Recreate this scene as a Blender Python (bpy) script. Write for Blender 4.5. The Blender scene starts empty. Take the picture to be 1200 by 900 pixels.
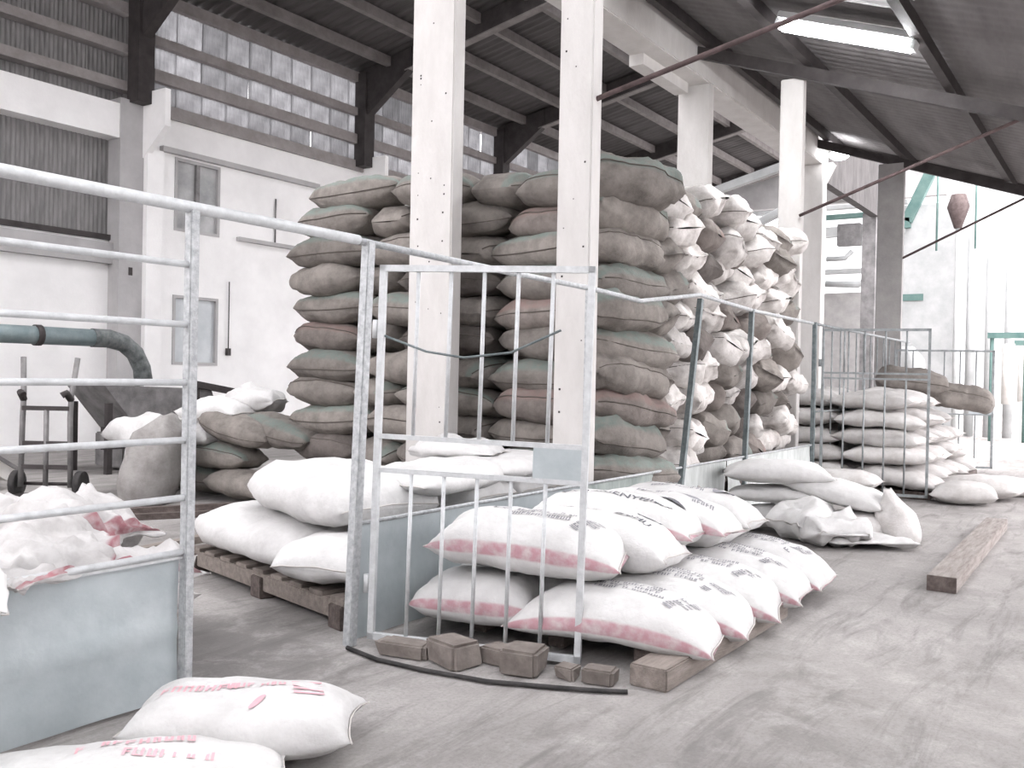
import bpy, bmesh, math, random
from mathutils import Vector, Matrix, noise, Euler
random.seed(7)
SC = bpy.context.scene
COL = SC.collection
# World axes: x runs along the aisle (away from the camera), y to the main hall's wall, z up.
# ------------------------------------------------------------------ camera
cam = bpy.data.objects.new('camera', bpy.data.cameras.new('camera'))
COL.objects.link(cam)
cam.data.sensor_width = 36.0
cam.data.lens = 36.0 * 1100.0 / 1200.0
cam.data.clip_end = 400
_th, _pi, _ro = math.radians(33.75), math.radians(-0.52), 0.02
_f = Vector((math.cos(_th) * math.cos(_pi), math.sin(_th) * math.cos(_pi), math.sin(_pi)))
_r0 = Vector((math.sin(_th), -math.cos(_th), 0)); _u0 = _r0.cross(_f)
_r = _r0 * math.cos(_ro) + _u0 * math.sin(_ro); _u = _r.cross(_f)
_m = Matrix((_r, _u, -_f)).transposed().to_4x4(); _m.translation = Vector((0, 0, 1.5))
cam.matrix_world = _m
SC.camera = cam
# ------------------------------------------------------------------ world, sun, exposure
W = bpy.data.worlds.new('sky'); SC.world = W; W.use_nodes = True
bg = W.node_tree.nodes['Background']
bg.inputs[0].default_value = (0.985, 0.96, 0.985, 1); bg.inputs[1].default_value = 3.2
SC.view_settings.view_transform = 'Standard'; SC.view_settings.look = 'None'
SC.view_settings.gamma = 1.0; SC.view_settings.use_curve_mapping = False
SC.view_settings.exposure = 1.0
sun = bpy.data.objects.new('sun', bpy.data.lights.new('sun', 'SUN')); COL.objects.link(sun)
sun.data.energy = 1.2; sun.data.angle = math.radians(25); sun.data.color = (1, .98, .95)
sun.rotation_euler = Vector((-0.25, 0.25, -1.0)).to_track_quat('-Z', 'Y').to_euler()

# ------------------------------------------------------------------ helpers
def tag(o, label=None, cat=None, group=None, kind=None):
    if label: o['label'] = label
    if cat: o['category'] = cat
    if group: o['group'] = group
    if kind: o['kind'] = kind
    return o

def link(name, mesh, mat=None, parent=None, loc=None, rot=None):
    o = bpy.data.objects.new(name, mesh); COL.objects.link(o)
    if mat is not None and mesh is not None and not mesh.materials: mesh.materials.append(mat)
    if parent is not None: o.parent = parent
    if loc is not None: o.location = loc
    if rot is not None: o.rotation_euler = rot
    return o

def empty(name, loc=(0, 0, 0), rz=0.0):
    return link(name, None, loc=loc, rot=(0, 0, rz))

class MB:
    def __init__(s): s.v = []; s.f = []; s.sm = []
    def add(s, vs, fs, smooth=False):
        n = len(s.v); s.v += [tuple(v) for v in vs]
        s.f += [tuple(i + n for i in f) for f in fs]; s.sm += [smooth] * len(fs); return s
    def box(s, x0, x1, y0, y1, z0, z1):
        v = [(x, y, z) for x in (x0, x1) for y in (y0, y1) for z in (z0, z1)]
        return s.add(v, [(0, 1, 3, 2), (4, 6, 7, 5), (0, 4, 5, 1), (2, 3, 7, 6), (0, 2, 6, 4), (1, 5, 7, 3)])
    def hexa(s, v):  # 8 points: bottom four, top four
        return s.add(v, [(0, 3, 2, 1), (4, 5, 6, 7), (0, 1, 5, 4), (1, 2, 6, 5), (2, 3, 7, 6), (3, 0, 4, 7)])
    def bar(s, a, b, w, h=None, up=(0, 0, 1)):
        a = Vector(a); b = Vector(b); d = (b - a).normalized(); up = Vector(up)
        if abs(d.dot(up)) > .98: up = Vector((0, 1, 0))
        sd = d.cross(up).normalized(); uu = sd.cross(d); h = h or w
        q = [(-1, -1), (1, -1), (1, 1), (-1, 1)]
        return s.hexa([p + sd * (i * w / 2) + uu * (j * h / 2) for p in (a, b) for i, j in q])
    def tube(s, pts, r, n=10, cap=True):
        pts = [Vector(p) for p in pts]; rs = r if isinstance(r, (list, tuple)) else [r] * len(pts)
        base = len(s.v); prev = None
        for k, p in enumerate(pts):
            d = (pts[min(k + 1, len(pts) - 1)] - pts[max(k - 1, 0)]).normalized()
            if prev is None:
                up = Vector((0, 0, 1)) if abs(d.z) < .9 else Vector((0, 1, 0)); a = d.cross(up).normalized()
            else: a = (prev - d * prev.dot(d)).normalized()
            prev = a; b = d.cross(a)
            for i in range(n):
                t = 2 * math.pi * i / n
                s.v.append(tuple(p + (a * math.cos(t) + b * math.sin(t)) * rs[k]))
        for k in range(len(pts) - 1):
            for i in range(n):
                j = (i + 1) % n; o = base + k * n
                s.f.append((o + i, o + j, o + n + j, o + n + i)); s.sm.append(True)
        if cap:
            s.f.append(tuple(base + i for i in reversed(range(n)))); s.sm.append(False)
            o = base + (len(pts) - 1) * n
            s.f.append(tuple(o + i for i in range(n))); s.sm.append(False)
        return s
    def prism(s, poly, axis, a, b):  # poly of (u,v) in the plane normal to the axis
        def mk(u, v, w): return {'x': (w, u, v), 'y': (u, w, v), 'z': (u, v, w)}[axis]
        n = len(poly); v = [mk(*p, a) for p in poly] + [mk(*p, b) for p in poly]
        return s.add(v, [tuple(range(n - 1, -1, -1)), tuple(range(n, 2 * n))] + [(i, (i + 1) % n, n + (i + 1) % n, n + i) for i in range(n)])
    def mesh(s, name, bevel=0.0):
        me = bpy.data.meshes.new(name); me.from_pydata(s.v, [], s.f)
        me.polygons.foreach_set('use_smooth', s.sm)
        bm = bmesh.new(); bm.from_mesh(me)
        if bevel:
            bmesh.ops.bevel(bm, geom=list(bm.edges), offset=bevel, segments=2, affect='EDGES', clamp_overlap=True)
        bmesh.ops.recalc_face_normals(bm, faces=bm.faces); bm.to_mesh(me); bm.free()
        return me
    def build(s, name, mat, parent=None, bevel=0.0, loc=None, rot=None):
        return link(name, s.mesh(name, bevel), mat, parent, loc, rot)

# ------------------------------------------------------------------ materials
def newmat(name):
    m = bpy.data.materials.new(name); m.use_nodes = True
    return m, m.node_tree, m.node_tree.nodes['Principled BSDF']
def N(t, kind, **k):
    n = t.nodes.new(kind)
    for a, b in k.items():
        if a in n.inputs.keys(): n.inputs[a].default_value = b
        else: setattr(n, a, b)
    return n
def ramp(t, src, stops):
    r = t.nodes.new('ShaderNodeValToRGB'); e = r.color_ramp.elements
    while len(e) < len(stops): e.new(.5)
    for i, (p, c) in enumerate(stops):
        e[i].position = p; e[i].color = (c if len(c) == 4 else (*c, 1)) if isinstance(c, tuple) else (c, c, c, 1)
    t.links.new(src, r.inputs[0]); return r.outputs[0]
def mix(t, fac, a, b, mode='MIX'):
    n = t.nodes.new('ShaderNodeMix'); n.data_type = 'RGBA'; n.blend_type = mode
    for s_, v in ((n.inputs[0], fac), (n.inputs[6], a), (n.inputs[7], b)):
        if hasattr(v, 'is_linked'): t.links.new(v, s_)
        elif isinstance(v, (int, float)): s_.default_value = v
        else: s_.default_value = (*v, 1)
    return n.outputs[2]
def noisemat(name, c1, c2, scale=6.0, rough=.8, metal=0.0, bump=.15, bscale=60.0, vary=0.0, detail=6, stretch=None, spec=.3):
    m, t, p = newmat(name)
    tc = N(t, 'ShaderNodeTexCoord'); src = tc.outputs['Object']
    if stretch:
        mp = N(t, 'ShaderNodeMapping'); mp.inputs['Scale'].default_value = stretch
        t.links.new(src, mp.inputs[0]); src = mp.outputs[0]
    n1 = N(t, 'ShaderNodeTexNoise', Scale=scale, Detail=detail, Roughness=.65); t.links.new(src, n1.inputs['Vector'])
    col = ramp(t, n1.outputs[0], [(.32, c1), (.68, c2)])
    if vary:
        oi = N(t, 'ShaderNodeObjectInfo')
        r = ramp(t, oi.outputs['Random'], [(0, 1 - vary), (1, 1 + vary * .4)])
        col = mix(t, 1.0, col, r, 'MULTIPLY')
    t.links.new(col, p.inputs['Base Color'])
    p.inputs['Roughness'].default_value = rough; p.inputs['Metallic'].default_value = metal
    p.inputs['Specular IOR Level'].default_value = spec
    n2 = N(t, 'ShaderNodeTexNoise', Scale=bscale, Detail=4); t.links.new(src, n2.inputs['Vector'])
    b = N(t, 'ShaderNodeBump', Strength=bump, Distance=.02); t.links.new(n2.outputs[0], b.inputs['Height'])
    t.links.new(b.outputs[0], p.inputs['Normal'])
    return m
def sackmat(name, base, dark, stripe=None, band=(.1, .2), weave=90, soft=False, vary=.25, rough=.85, weave_amt=.25):
    """woven cloth; UV: U along the sack, V round its girth (0 = side, .25 = top)."""
    m, t, p = newmat(name)
    tc = N(t, 'ShaderNodeTexCoord'); uv = tc.outputs['UV']; ob = tc.outputs['Object']
    n1 = N(t, 'ShaderNodeTexNoise', Scale=5, Detail=6, Roughness=.7)
    oi = N(t, 'ShaderNodeObjectInfo')
    ad = N(t, 'ShaderNodeVectorMath', operation='ADD')
    sc = N(t, 'ShaderNodeVectorMath', operation='SCALE'); sc.inputs[0].default_value = (37, 11, 5); t.links.new(oi.outputs['Random'], sc.inputs['Scale'])
    t.links.new(ob, ad.inputs[0]); t.links.new(sc.outputs[0], ad.inputs[1]); t.links.new(ad.outputs[0], n1.inputs['Vector'])
    col = ramp(t, n1.outputs[0], [(.3, dark), (.62, base)])
    sep = N(t, 'ShaderNodeSeparateXYZ'); t.links.new(uv, sep.inputs[0])
    if stripe:
        a, b = band; e = .012 if not soft else .03
        r = ramp(t, sep.outputs[1], [(0, 0.0), (a - e, 0.0), (a, 1.0), (b, 1.0), (b + e, 0.0)])
        n3 = N(t, 'ShaderNodeTexNoise', Scale=18, Detail=4); t.links.new(ob, n3.inputs['Vector'])
        wear = ramp(t, n3.outputs[0], [(.25, .25), (.6, .95)])
        fac = mix(t, 1.0, r, wear, 'MULTIPLY')
        col = mix(t, fac, col, stripe)
    rr = ramp(t, oi.outputs['Random'], [(0, 1 - vary), (1, 1 + vary * .3)])
    col = mix(t, 1.0, col, rr, 'MULTIPLY')
    t.links.new(col, p.inputs['Base Color'])
    p.inputs['Roughness'].default_value = rough; p.inputs['Specular IOR Level'].default_value = .25
    w = N(t, 'ShaderNodeTexWave', Scale=weave, Distortion=1.5); t.links.new(ob, w.inputs['Vector'])
    n2 = N(t, 'ShaderNodeTexNoise', Scale=22, Detail=5); t.links.new(ob, n2.inputs['Vector'])
    b1 = N(t, 'ShaderNodeBump', Strength=weave_amt, Distance=.004); t.links.new(w.outputs[0], b1.inputs['Height'])
    b2 = N(t, 'ShaderNodeBump', Strength=.35, Distance=.02); t.links.new(n2.outputs[0], b2.inputs['Height'])
    t.links.new(b1.outputs[0], b2.inputs['Normal']); t.links.new(b2.outputs[0], p.inputs['Normal'])
    return m
def flatmat(name, c, rough=.7, metal=0.0):
    m, t, p = newmat(name); p.inputs['Base Color'].default_value = (*c, 1)
    p.inputs['Roughness'].default_value = rough; p.inputs['Metallic'].default_value = metal; return m

M = {}
M['plaster'] = noisemat('painted plaster', (.78, .77, .765), (.88, .87, .865), 1.2, .9, bump=.1, bscale=25)
M['plaster_grey'] = noisemat('grey plaster', (.36, .35, .35), (.47, .46, .46), 1.2, .9, bump=.1, bscale=25)
M['column'] = noisemat('painted concrete', (.50, .48, .465), (.60, .58, .565), 3, .85, bump=.25, bscale=30, stretch=(1, 1, .4))
M['column_grey'] = noisemat('bare concrete', (.27, .26, .26), (.36, .35, .34), 3, .85, bump=.25, bscale=30)
M['steel_dark'] = noisemat('dark painted steel', (.035, .03, .03), (.065, .057, .057), 4, .6, .2)
M['rust'] = noisemat('rusty rod', (.07, .05, .05), (.14, .10, .10), 9, .7, .3)
M['purlin'] = noisemat('roof purlin', (.15, .135, .13), (.24, .22, .215), 3, .8)
M['siding_rail'] = noisemat('dusty pinkish rail', (.23, .21, .205), (.34, .315, .31), 3, .8)
M['roof'] = noisemat('weathered roof sheet', (.05, .046, .045), (.10, .092, .092), 1.4, .8, bump=.3, bscale=12, stretch=(3, .5, 1))
M['roof_low'] = noisemat('grey lean-to roof sheet', (.12, .112, .112), (.19, .18, .18), 1.1, .75, bump=.2, bscale=14, stretch=(.6, 3, 1))
M['siding_dark'] = noisemat('dull metal siding', (.15, .145, .145), (.26, .25, .25), 2.5, .6, .1, stretch=(6, 6, .8))
M['galv'] = noisemat('galvanised sheet', (.36, .40, .415), (.47, .51, .525), 3.0, .5, .15, bump=.12, bscale=14)
M['galv_green'] = noisemat('stained greenish sheet', (.20, .24, .225), (.36, .39, .375), 3.5, .6, .1, bump=.2, bscale=14, stretch=(2, 2, .6))
M['galv_pale'] = noisemat('pale stained sheet', (.38, .40, .39), (.60, .62, .61), 3.5, .6, .1, bump=.2, bscale=14, stretch=(2, 2, .6))
M['paint'] = noisemat('chipped silver paint', (.30, .31, .32), (.52, .53, .54), 30, .45, .1, bump=.2, bscale=90)
M['rail'] = noisemat('light silver paint', (.46, .47, .48), (.60, .61, .62), 20, .4, .1, bump=.1)
M['post_green'] = noisemat('dark green grey paint', (.09, .11, .115), (.2, .23, .235), 12, .5, .1)
M['gate_far'] = noisemat('grey gate paint', (.17, .185, .19), (.30, .315, .32), 12, .5, .1)
M['wood'] = noisemat('old pallet wood', (.16, .135, .12), (.30, .26, .235), 3, .85, bump=.5, bscale=20, stretch=(1, 7, 7), vary=.25)
M['wood_dark'] = noisemat('dark soiled wood', (.07, .055, .05), (.16, .13, .12), 3, .85, bump=.5, bscale=20, stretch=(1, 7, 7), vary=.2)
M['timber_top'] = noisemat('dusty timber', (.19, .16, .15), (.34, .31, .29), 4, .85, bump=.4, bscale=30, stretch=(1, 8, 8))
M['stone'] = noisemat('dusty stone', (.13, .11, .10), (.26, .23, .21), 5, .9, bump=.6, bscale=14, vary=.2)
M['rubber'] = noisemat('black rubber', (.02, .02, .02), (.06, .055, .055), 9, .7)
M['pipe_green'] = noisemat('green painted pipe', (.15, .20, .21), (.28, .33, .34), 4, .45, .1)
M['pipe_dark'] = noisemat('dark dusty elbow', (.06, .07, .07), (.2, .21, .21), 9, .6)
M['machine'] = noisemat('dull machine steel', (.13, .125, .125), (.27, .26, .26), 4, .6, .3)
M['cream'] = noisemat('cream chute', (.55, .53, .50), (.7, .68, .66), 3, .6)
M['white_paint'] = noisemat('white plant paint', (.36, .37, .37), (.48, .485, .485), 2, .6)
M['plant_green'] = noisemat('pale green plant steel', (.08, .15, .14), (.14, .22, .20), 3, .6)
M['plant_brown'] = noisemat('brown cloth and rust', (.07, .05, .05), (.14, .11, .105), 8, .8)
M['ink_black'] = flatmat('black ink', (.10, .10, .115))
M['ink_faded'] = flatmat('faded grey ink', (.22, .215, .235))
M['ink_pink'] = flatmat('faded red ink', (.62, .35, .39))
M['thread'] = flatmat('dark thread', (.10, .085, .075), .9)
M['thread_white'] = flatmat('pale thread', (.5, .47, .45), .9)
JB, JD = (.265, .24, .22), (.145, .13, .118)
M['jute_green'] = sackmat('jute with green band', JB, JD, (.185, .22, .20), (.345, .42), soft=True)
M['jute_plain'] = sackmat('plain jute', (.26, .235, .215), (.14, .125, .114))
M['jute_brown'] = sackmat('brown jute', (.17, .148, .138), (.09, .078, .072))
M['jute_lit'] = sackmat('pale sackcloth with light in its colour', (.70, .67, .65), (.38, .35, .33))  # cloth colour raised to stand in for daylight on the stack's aisle side
M['jute_red'] = sackmat('jute with faded red band', (.26, .228, .21), (.145, .125, .114), (.255, .185, .17), (.35, .43), soft=True)
M['poly'] = sackmat('white woven sack', (.62, .61, .605), (.50, .49, .485), vary=.08, weave=140, weave_amt=.12)
M['poly_red'] = sackmat('white woven sack with red band', (.62, .61, .605), (.52, .51, .505), (.45, .25, .28), (.462, .508), vary=.06, weave=140, weave_amt=.12)
M['poly_far'] = sackmat('dusty white sack', (.62, .60, .59), (.45, .425, .41), vary=.15, weave=120)
M['grey_sack'] = sackmat('grey sackcloth', (.33, .315, .305), (.21, .195, .19))
M['poly_redpatch'] = sackmat('white sack with wide red panel', (.56, .545, .54), (.42, .40, .395), (.32, .13, .15), (.36, .45), vary=.06, weave=120)

def glass_sheet(name, tint, tr):
    m, t, p = newmat(name); t.nodes.remove(p)
    out = t.nodes['Material Output']
    a = N(t, 'ShaderNodeBsdfTranslucent'); a.inputs[0].default_value = (*tint, 1)
    d = N(t, 'ShaderNodeBsdfDiffuse'); d.inputs[0].default_value = (*[c * .6 for c in tint], 1)
    tc = N(t, 'ShaderNodeTexCoord'); n1 = N(t, 'ShaderNodeTexNoise', Scale=1.6, Detail=6, Roughness=.7)
    t.links.new(tc.outputs['Object'], n1.inputs[0])
    oi = N(t, 'ShaderNodeObjectInfo')
    r1 = ramp(t, n1.outputs[0], [(.3, .25), (.7, 1.0)]); r2 = ramp(t, oi.outputs['Random'], [(0, .35), (1, 1.0)])
    c = mix(t, 1.0, r1, r2, 'MULTIPLY'); c = mix(t, 1.0, c, tint, 'MULTIPLY'); t.links.new(c, a.inputs[0])
    ms = N(t, 'ShaderNodeMixShader'); ms.inputs[0].default_value = tr
    t.links.new(d.outputs[0], ms.inputs[1]); t.links.new(a.outputs[0], ms.inputs[2]); t.links.new(ms.outputs[0], out.inputs[0])
    return m
M['siding_clear'] = glass_sheet('dirty translucent siding', (.30, .30, .31), .5)
def skylight_mat():
    m, t, p = newmat('clear skylight sheet'); t.nodes.remove(p); out = t.nodes['Material Output']
    a = N(t, 'ShaderNodeBsdfTransparent'); a.inputs[0].default_value = (.9, .92, .93, 1)
    b = N(t, 'ShaderNodeBsdfTranslucent'); b.inputs[0].default_value = (.85, .87, .88, 1)
    ms = N(t, 'ShaderNodeMixShader'); ms.inputs[0].default_value = .25
    t.links.new(a.outputs[0], ms.inputs[1]); t.links.new(b.outputs[0], ms.inputs[2]); t.links.new(ms.outputs[0], out.inputs[0]); return m
M['skylight'] = skylight_mat()
def emit(name, c, s):
    m, t, p = newmat(name); p.inputs['Base Color'].default_value = (1, 1, 1, 1)
    p.inputs['Emission Color'].default_value = (*c, 1); p.inputs['Emission Strength'].default_value = s; return m
M['lamp_small'] = emit('glowing globe', (.97, .98, 1), 20)
M['lamp'] = emit('glowing tube', (.97, .98, 1), 75)

def floor_mat():
    m, t, p = newmat('dusty concrete floor')
    tc = N(t, 'ShaderNodeTexCoord'); ob = tc.outputs['Object']
    n1 = N(t, 'ShaderNodeTexNoise', Scale=.55, Detail=8, Roughness=.62, Distortion=.6); t.links.new(ob, n1.inputs['Vector'])
    n2 = N(t, 'ShaderNodeTexNoise', Scale=3.5, Detail=8, Roughness=.75, Distortion=.3); t.links.new(ob, n2.inputs['Vector'])
    n3 = N(t, 'ShaderNodeTexNoise', Scale=45, Detail=5, Roughness=.8); t.links.new(ob, n3.inputs['Vector'])
    mp = N(t, 'ShaderNodeMapping'); mp.inputs['Rotation'].default_value = (0, 0, math.radians(20)); mp.inputs['Scale'].default_value = (.5, 3.2, 1)
    t.links.new(ob, mp.inputs[0])
    n4 = N(t, 'ShaderNodeTexNoise', Scale=1.6, Detail=7, Roughness=.7, Distortion=.8); t.links.new(mp.outputs[0], n4.inputs['Vector'])
    c = ramp(t, n1.outputs[0], [(.35, (.21, .197, .19)), (.62, (.38, .36, .35))])
    c = mix(t, ramp(t, n2.outputs[0], [(.5, 0.0), (.72, .55)]), c, (.46, .44, .425))       # flour dust
    c = mix(t, ramp(t, n4.outputs[0], [(.50, 0.0), (.66, .6)]), c, (.13, .122, .118))      # dark streaks
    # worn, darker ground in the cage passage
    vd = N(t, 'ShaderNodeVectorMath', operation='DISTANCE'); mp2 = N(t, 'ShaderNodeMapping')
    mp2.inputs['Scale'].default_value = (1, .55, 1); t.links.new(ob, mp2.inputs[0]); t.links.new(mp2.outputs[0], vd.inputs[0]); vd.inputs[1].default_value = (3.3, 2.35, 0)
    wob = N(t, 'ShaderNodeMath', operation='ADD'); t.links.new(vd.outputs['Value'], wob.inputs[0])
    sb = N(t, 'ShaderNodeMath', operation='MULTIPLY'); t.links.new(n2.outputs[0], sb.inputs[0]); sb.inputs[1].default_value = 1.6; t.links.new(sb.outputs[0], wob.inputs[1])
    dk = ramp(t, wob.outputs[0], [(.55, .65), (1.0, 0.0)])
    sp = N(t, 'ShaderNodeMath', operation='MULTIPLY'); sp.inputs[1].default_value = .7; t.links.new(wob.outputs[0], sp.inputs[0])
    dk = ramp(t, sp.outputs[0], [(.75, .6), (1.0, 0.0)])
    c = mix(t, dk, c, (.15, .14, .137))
    c = mix(t, ramp(t, n3.outputs[0], [(.35, .35), (.55, 0.0)]), c, (.14, .13, .127))
    t.links.new(c, p.inputs['Base Color']); p.inputs['Roughness'].default_value = .85
    p.inputs['Specular IOR Level'].default_value = .2
    b = N(t, 'ShaderNodeBump', Strength=.35, Distance=.01); t.links.new(n3.outputs[0], b.inputs['Height']); t.links.new(b.outputs[0], p.inputs['Normal'])
    return m
M['floor'] = floor_mat()

def struct(o, label=None): return tag(o, label, kind='structure')

# ================================================================== THE BUILDING
WL = 16.0     # wall of the main hall
struct(MB().box(-8, 70, -14, 17, -.2, 0).build('floor', M['floor']), 'dusty grey concrete floor with dark worn streaks')

# ---- left wall with two openings, siding panels above
wl = MB()
wl.box(-4, 11.1, WL + .25, WL + .5, 0, 3.99)                # bay A, below shutter
wl.box(11.1, 11.75, WL, WL + .3, 0, 6.41); wl.box(12.85, 42, WL, WL + .3, 0, 6.41)
wl.box(11.75, 12.85, WL, WL + .3, 0, 1.58); wl.box(11.75, 12.85, WL, WL + .3, 2.97, 4.25); wl.box(11.75, 12.85, WL, WL + .3, 5.7, 6.41)
wall = struct(wl.build('wall_left', M['plaster']), 'white plastered hall wall under translucent siding')
MB().box(-4, 10.95, WL - .05, WL + .5, 5.80, 6.44).build('concrete_beam', M['plaster'], wall)
MB().box(-4, 10.95, WL + .1, WL + .5, 3.45, 3.84).build('sill_band', M['plaster_grey'], wall)
MB().box(11.2, 42, WL - .06, WL + .2, 6.41, 6.66).build('sill_rail', M['siding_rail'], wall)
for nm, z0, z1 in (('siding_rail', 7.05, 7.28), ('siding_rail', 7.74, 7.92), ('siding_rail', 8.55, 8.78)):
    MB().box(11.2, 42, WL - .1, WL + .1, z0, z1).build(nm, M['siding_rail'], wall)
for z0, z1 in ((6.74, 6.92), (7.45, 7.62), (8.2, 8.4)):
    MB().box(-4, 10.8, WL + .05, WL + .3, z0, z1).build('siding_rail', M['siding_rail'], wall)
def corr_panel(w, h, n=7, amp=.012):
    b = MB(); k = n * 4; vs = []; 
    for i in range(k + 1):
        x = w * i / k; y = amp * math.sin(2 * math.pi * i / 4.0 + .6)
        vs += [(x, y, 0), (x, y, h)]
    b.add(vs, [(2 * i, 2 * i + 2, 2 * i + 3, 2 * i + 1) for i in range(k)], True)
    return b.mesh('siding_panel')
pm = {}
for r_, (z0, z1) in enumerate(((6.66, 7.05), (7.28, 7.74), (7.92, 8.55))):
    pm[r_] = corr_panel(.64, z1 - z0 + .06)
    for k in range(50):
        s0 = 11.15 + k * .61
        o = link('siding_panel', pm[r_], M['siding_clear'], wall, (s0, WL + .02 + random.uniform(0, .05), z0 - .03), (0, random.uniform(-.015, .015), random.uniform(-.03, .03)))
for r_, (z0, z1) in enumerate(((6.44, 7.45), (7.45, 8.9))):
    me = corr_panel(.63, z1 - z0 + .08)
    for k in range(19):
        s0 = 11.1 - (k + 1) * .6 + .1
        link('siding_panel', me, M['siding_dark'], wall, (s0, WL + .3 + random.uniform(0, .03), z0), (0, 0, random.uniform(-.02, .02)))
me = corr_panel(.62, 1.0); me2 = corr_panel(.62, .87)
for k in range(18):
    s0 = 10.45 - (k + 1) * .6 + .1
    link('shutter_panel', me, M['siding_dark'], wall, (s0, WL + .33, 4.85)); link('shutter_panel', me2, M['siding_dark'], wall, (s0, WL + .29, 3.98))
MB().box(-4, 10.5, WL + .18, WL + .3, 4.78, 4.9).build('shutter_rail', M['steel_dark'], wall)
MB().box(-4, 10.5, WL + .18, WL + .3, 3.9, 4.0).build('shutter_rail', M['steel_dark'], wall)
MB().box(11.4, 15.6, WL - .12, WL, 5.74, 5.84).build('lintel_ledge', M['plaster_grey'], wall)
MB().box(13.3, 14.95, WL - .12, WL, 4.24, 4.32).build('ledge', M['plaster_grey'], wall)
for s_, za, zb in ((14.35, 4.32, 5.3), (11.0, .2, 2.6), (12.2, 1.9, 4.2)):
    MB().tube([(s_, WL - .03, za), (s_, WL - .03, zb)], .018, 6).build('conduit', M['machine'], wall)
for s_, z_ in ((13.1, 1.95), (10.75, 3.4)):
    MB().tube([(s_, WL - .05, z_), (s_, WL - .05, z_ + 1.4)], .012, 6).build('hanging_cord', M['steel_dark'], wall)
    MB().box(s_ - .04, s_ + .04, WL - .09, WL - .01, z_ - .15, z_).build('pull_handle', M['steel_dark'], wall)
# windows
def window(name, s0, s1, z0, z1, sash, label):
    w = struct(empty(name, (s0, WL, z0)), label); W_, H_ = s1 - s0, z1 - z0
    f = MB(); t = .06
    f.box(0, W_, -.02, .14, 0, t); f.box(0, W_, -.02, .14, H_ - t, H_); f.box(0, t, -.02, .14, t, H_ - t); f.box(W_ - t, W_, -.02, .14, t, H_ - t)
    f.build('window_frame', M['plaster_grey'], w)
    if sash:
        MB().box(W_ * .5 - .04, W_ * .5 + .04, -.02, .12, t, H_ - t).build('mullion', M['machine'], w)
        MB().box(t, W_ * .5 - .04, .05, .07, t, H_ - t).build('pane', M['pane_w'], w)
        MB().box(W_ * .5 + .04, W_ - t, .05, .07, t, H_ - t).build('pane', M['pane_g'], w)
    else:
        MB().box(t, W_ * .48, .05, .07, t, H_ - t).build('pane', M['pane_b'], w)
        MB().box(W_ * .52, W_ - t, .05, .07, t, H_ - t).build('pane', M['pane_b'], w)
        MB().box(W_ * .48, W_ * .52, -.02, .12, t, H_ - t).build('mullion', M['machine'], w)
M['pane_w'] = glass_sheet('frosted pane', (.9, .9, .9), .6)
M['pane_g'] = noisemat('dim pane', (.30, .31, .31), (.5, .5, .5), 2, .2, bump=.05)
M['pane_b'] = noisemat('blue grey pane', (.42, .45, .47), (.55, .575, .59), 2, .3, bump=.05)
window('window_1', 11.75, 12.85, 4.25, 5.7, True, 'upper two-sash window in the white wall')
window('window_2', 11.75, 12.85, 1.58, 2.97, False, 'lower blue-grey window in the white wall')
# wall columns: grey concrete below, dark steel and haunch above
def roofz(L): return 8.85 + .2 * (16 - L)
for i, s_ in enumerate((4.9, 10.85, 17.0, 22.9, 28.8, 34.8)):
    if s_ == 10.85:
        struct(MB().box(10.5, 11.0, WL - .08, WL + .3, 0, 6.55).build('wall_column', M['plaster_grey']), 'grey wall column beside the shuttered bay')
        struct(MB().box(11.0, 11.35, WL - .2, WL + .1, 0, 5.7).build('wall_pilaster', M['plaster']), 'white pilaster beside the grey wall column')
    c = MB(); c.box(s_ - .17, s_ + .17, WL - .34, WL + .0, 6.5, roofz(WL) - .1)
    c.prism([(WL - .3, 7.7), (WL, 7.2), (WL, roofz(WL) - .05), (WL - 1.7, roofz(WL - 1.7) - .05), (WL - 1.7, roofz(WL - 1.7) - .5)], 'x', s_ - .1, s_ + .1)
    struct(c.build('steel_column', M['steel_dark']), 'dark steel upper column with haunch on the hall wall')
    # corbel
    struct(MB().prism([(WL, 5.45), (WL - .75, 6.05), (WL - .75, 6.75), (WL, 6.75)], 'x', s_ + .12, s_ + .24).build('corbel', M['plaster']), 'pale bracket on the wall column')
    a, b = (s_, WL - 1.5, roofz(WL - 1.5) - .28), (s_, 5.7, roofz(5.7) - .28)
    struct(MB().bar(a, b, .16, .45).build('rafter', M['steel_dark']), 'dark steel rafter under the hall roof')
    struct(MB().bar((s_, WL - 1.5, roofz(WL - 1.5) - .53), (s_, 5.7, roofz(5.7) - .53), .22, .03).build('rafter_flange', M['purlin']), 'pale lower flange of the hall rafter')
for L_ in (15.0, 13.7, 12.4, 11.1, 9.8, 8.5, 7.2, 5.95):
    struct(MB().box(-4, 42, L_ - .07, L_ + .07, roofz(L_) - .26, roofz(L_) - .04).build('purlin', M['purlin']), 'light grey purlin under the hall roof')
def corr_roof(name, s0, s1, L0, L1, zf, mat, pitch=.25, amp=.025):
    b = MB(); n = int((s1 - s0) / pitch * 4); vs = []
    for i in range(n + 1):
        x = s0 + (s1 - s0) * i / n; d = amp * math.sin(math.pi / 2 * i)
        vs += [(x, L0, zf(L0) + d), (x, L1, zf(L1) + d)]
    b.add(vs, [(2 * i, 2 * i + 2, 2 * i + 3, 2 * i + 1) for i in range(n)], True)
    return b.build(name, mat)
struct(corr_roof('ceiling', -4, 42, 10.4, 16.6, roofz, M['roof']), 'dark corrugated roof of the main hall')
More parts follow.
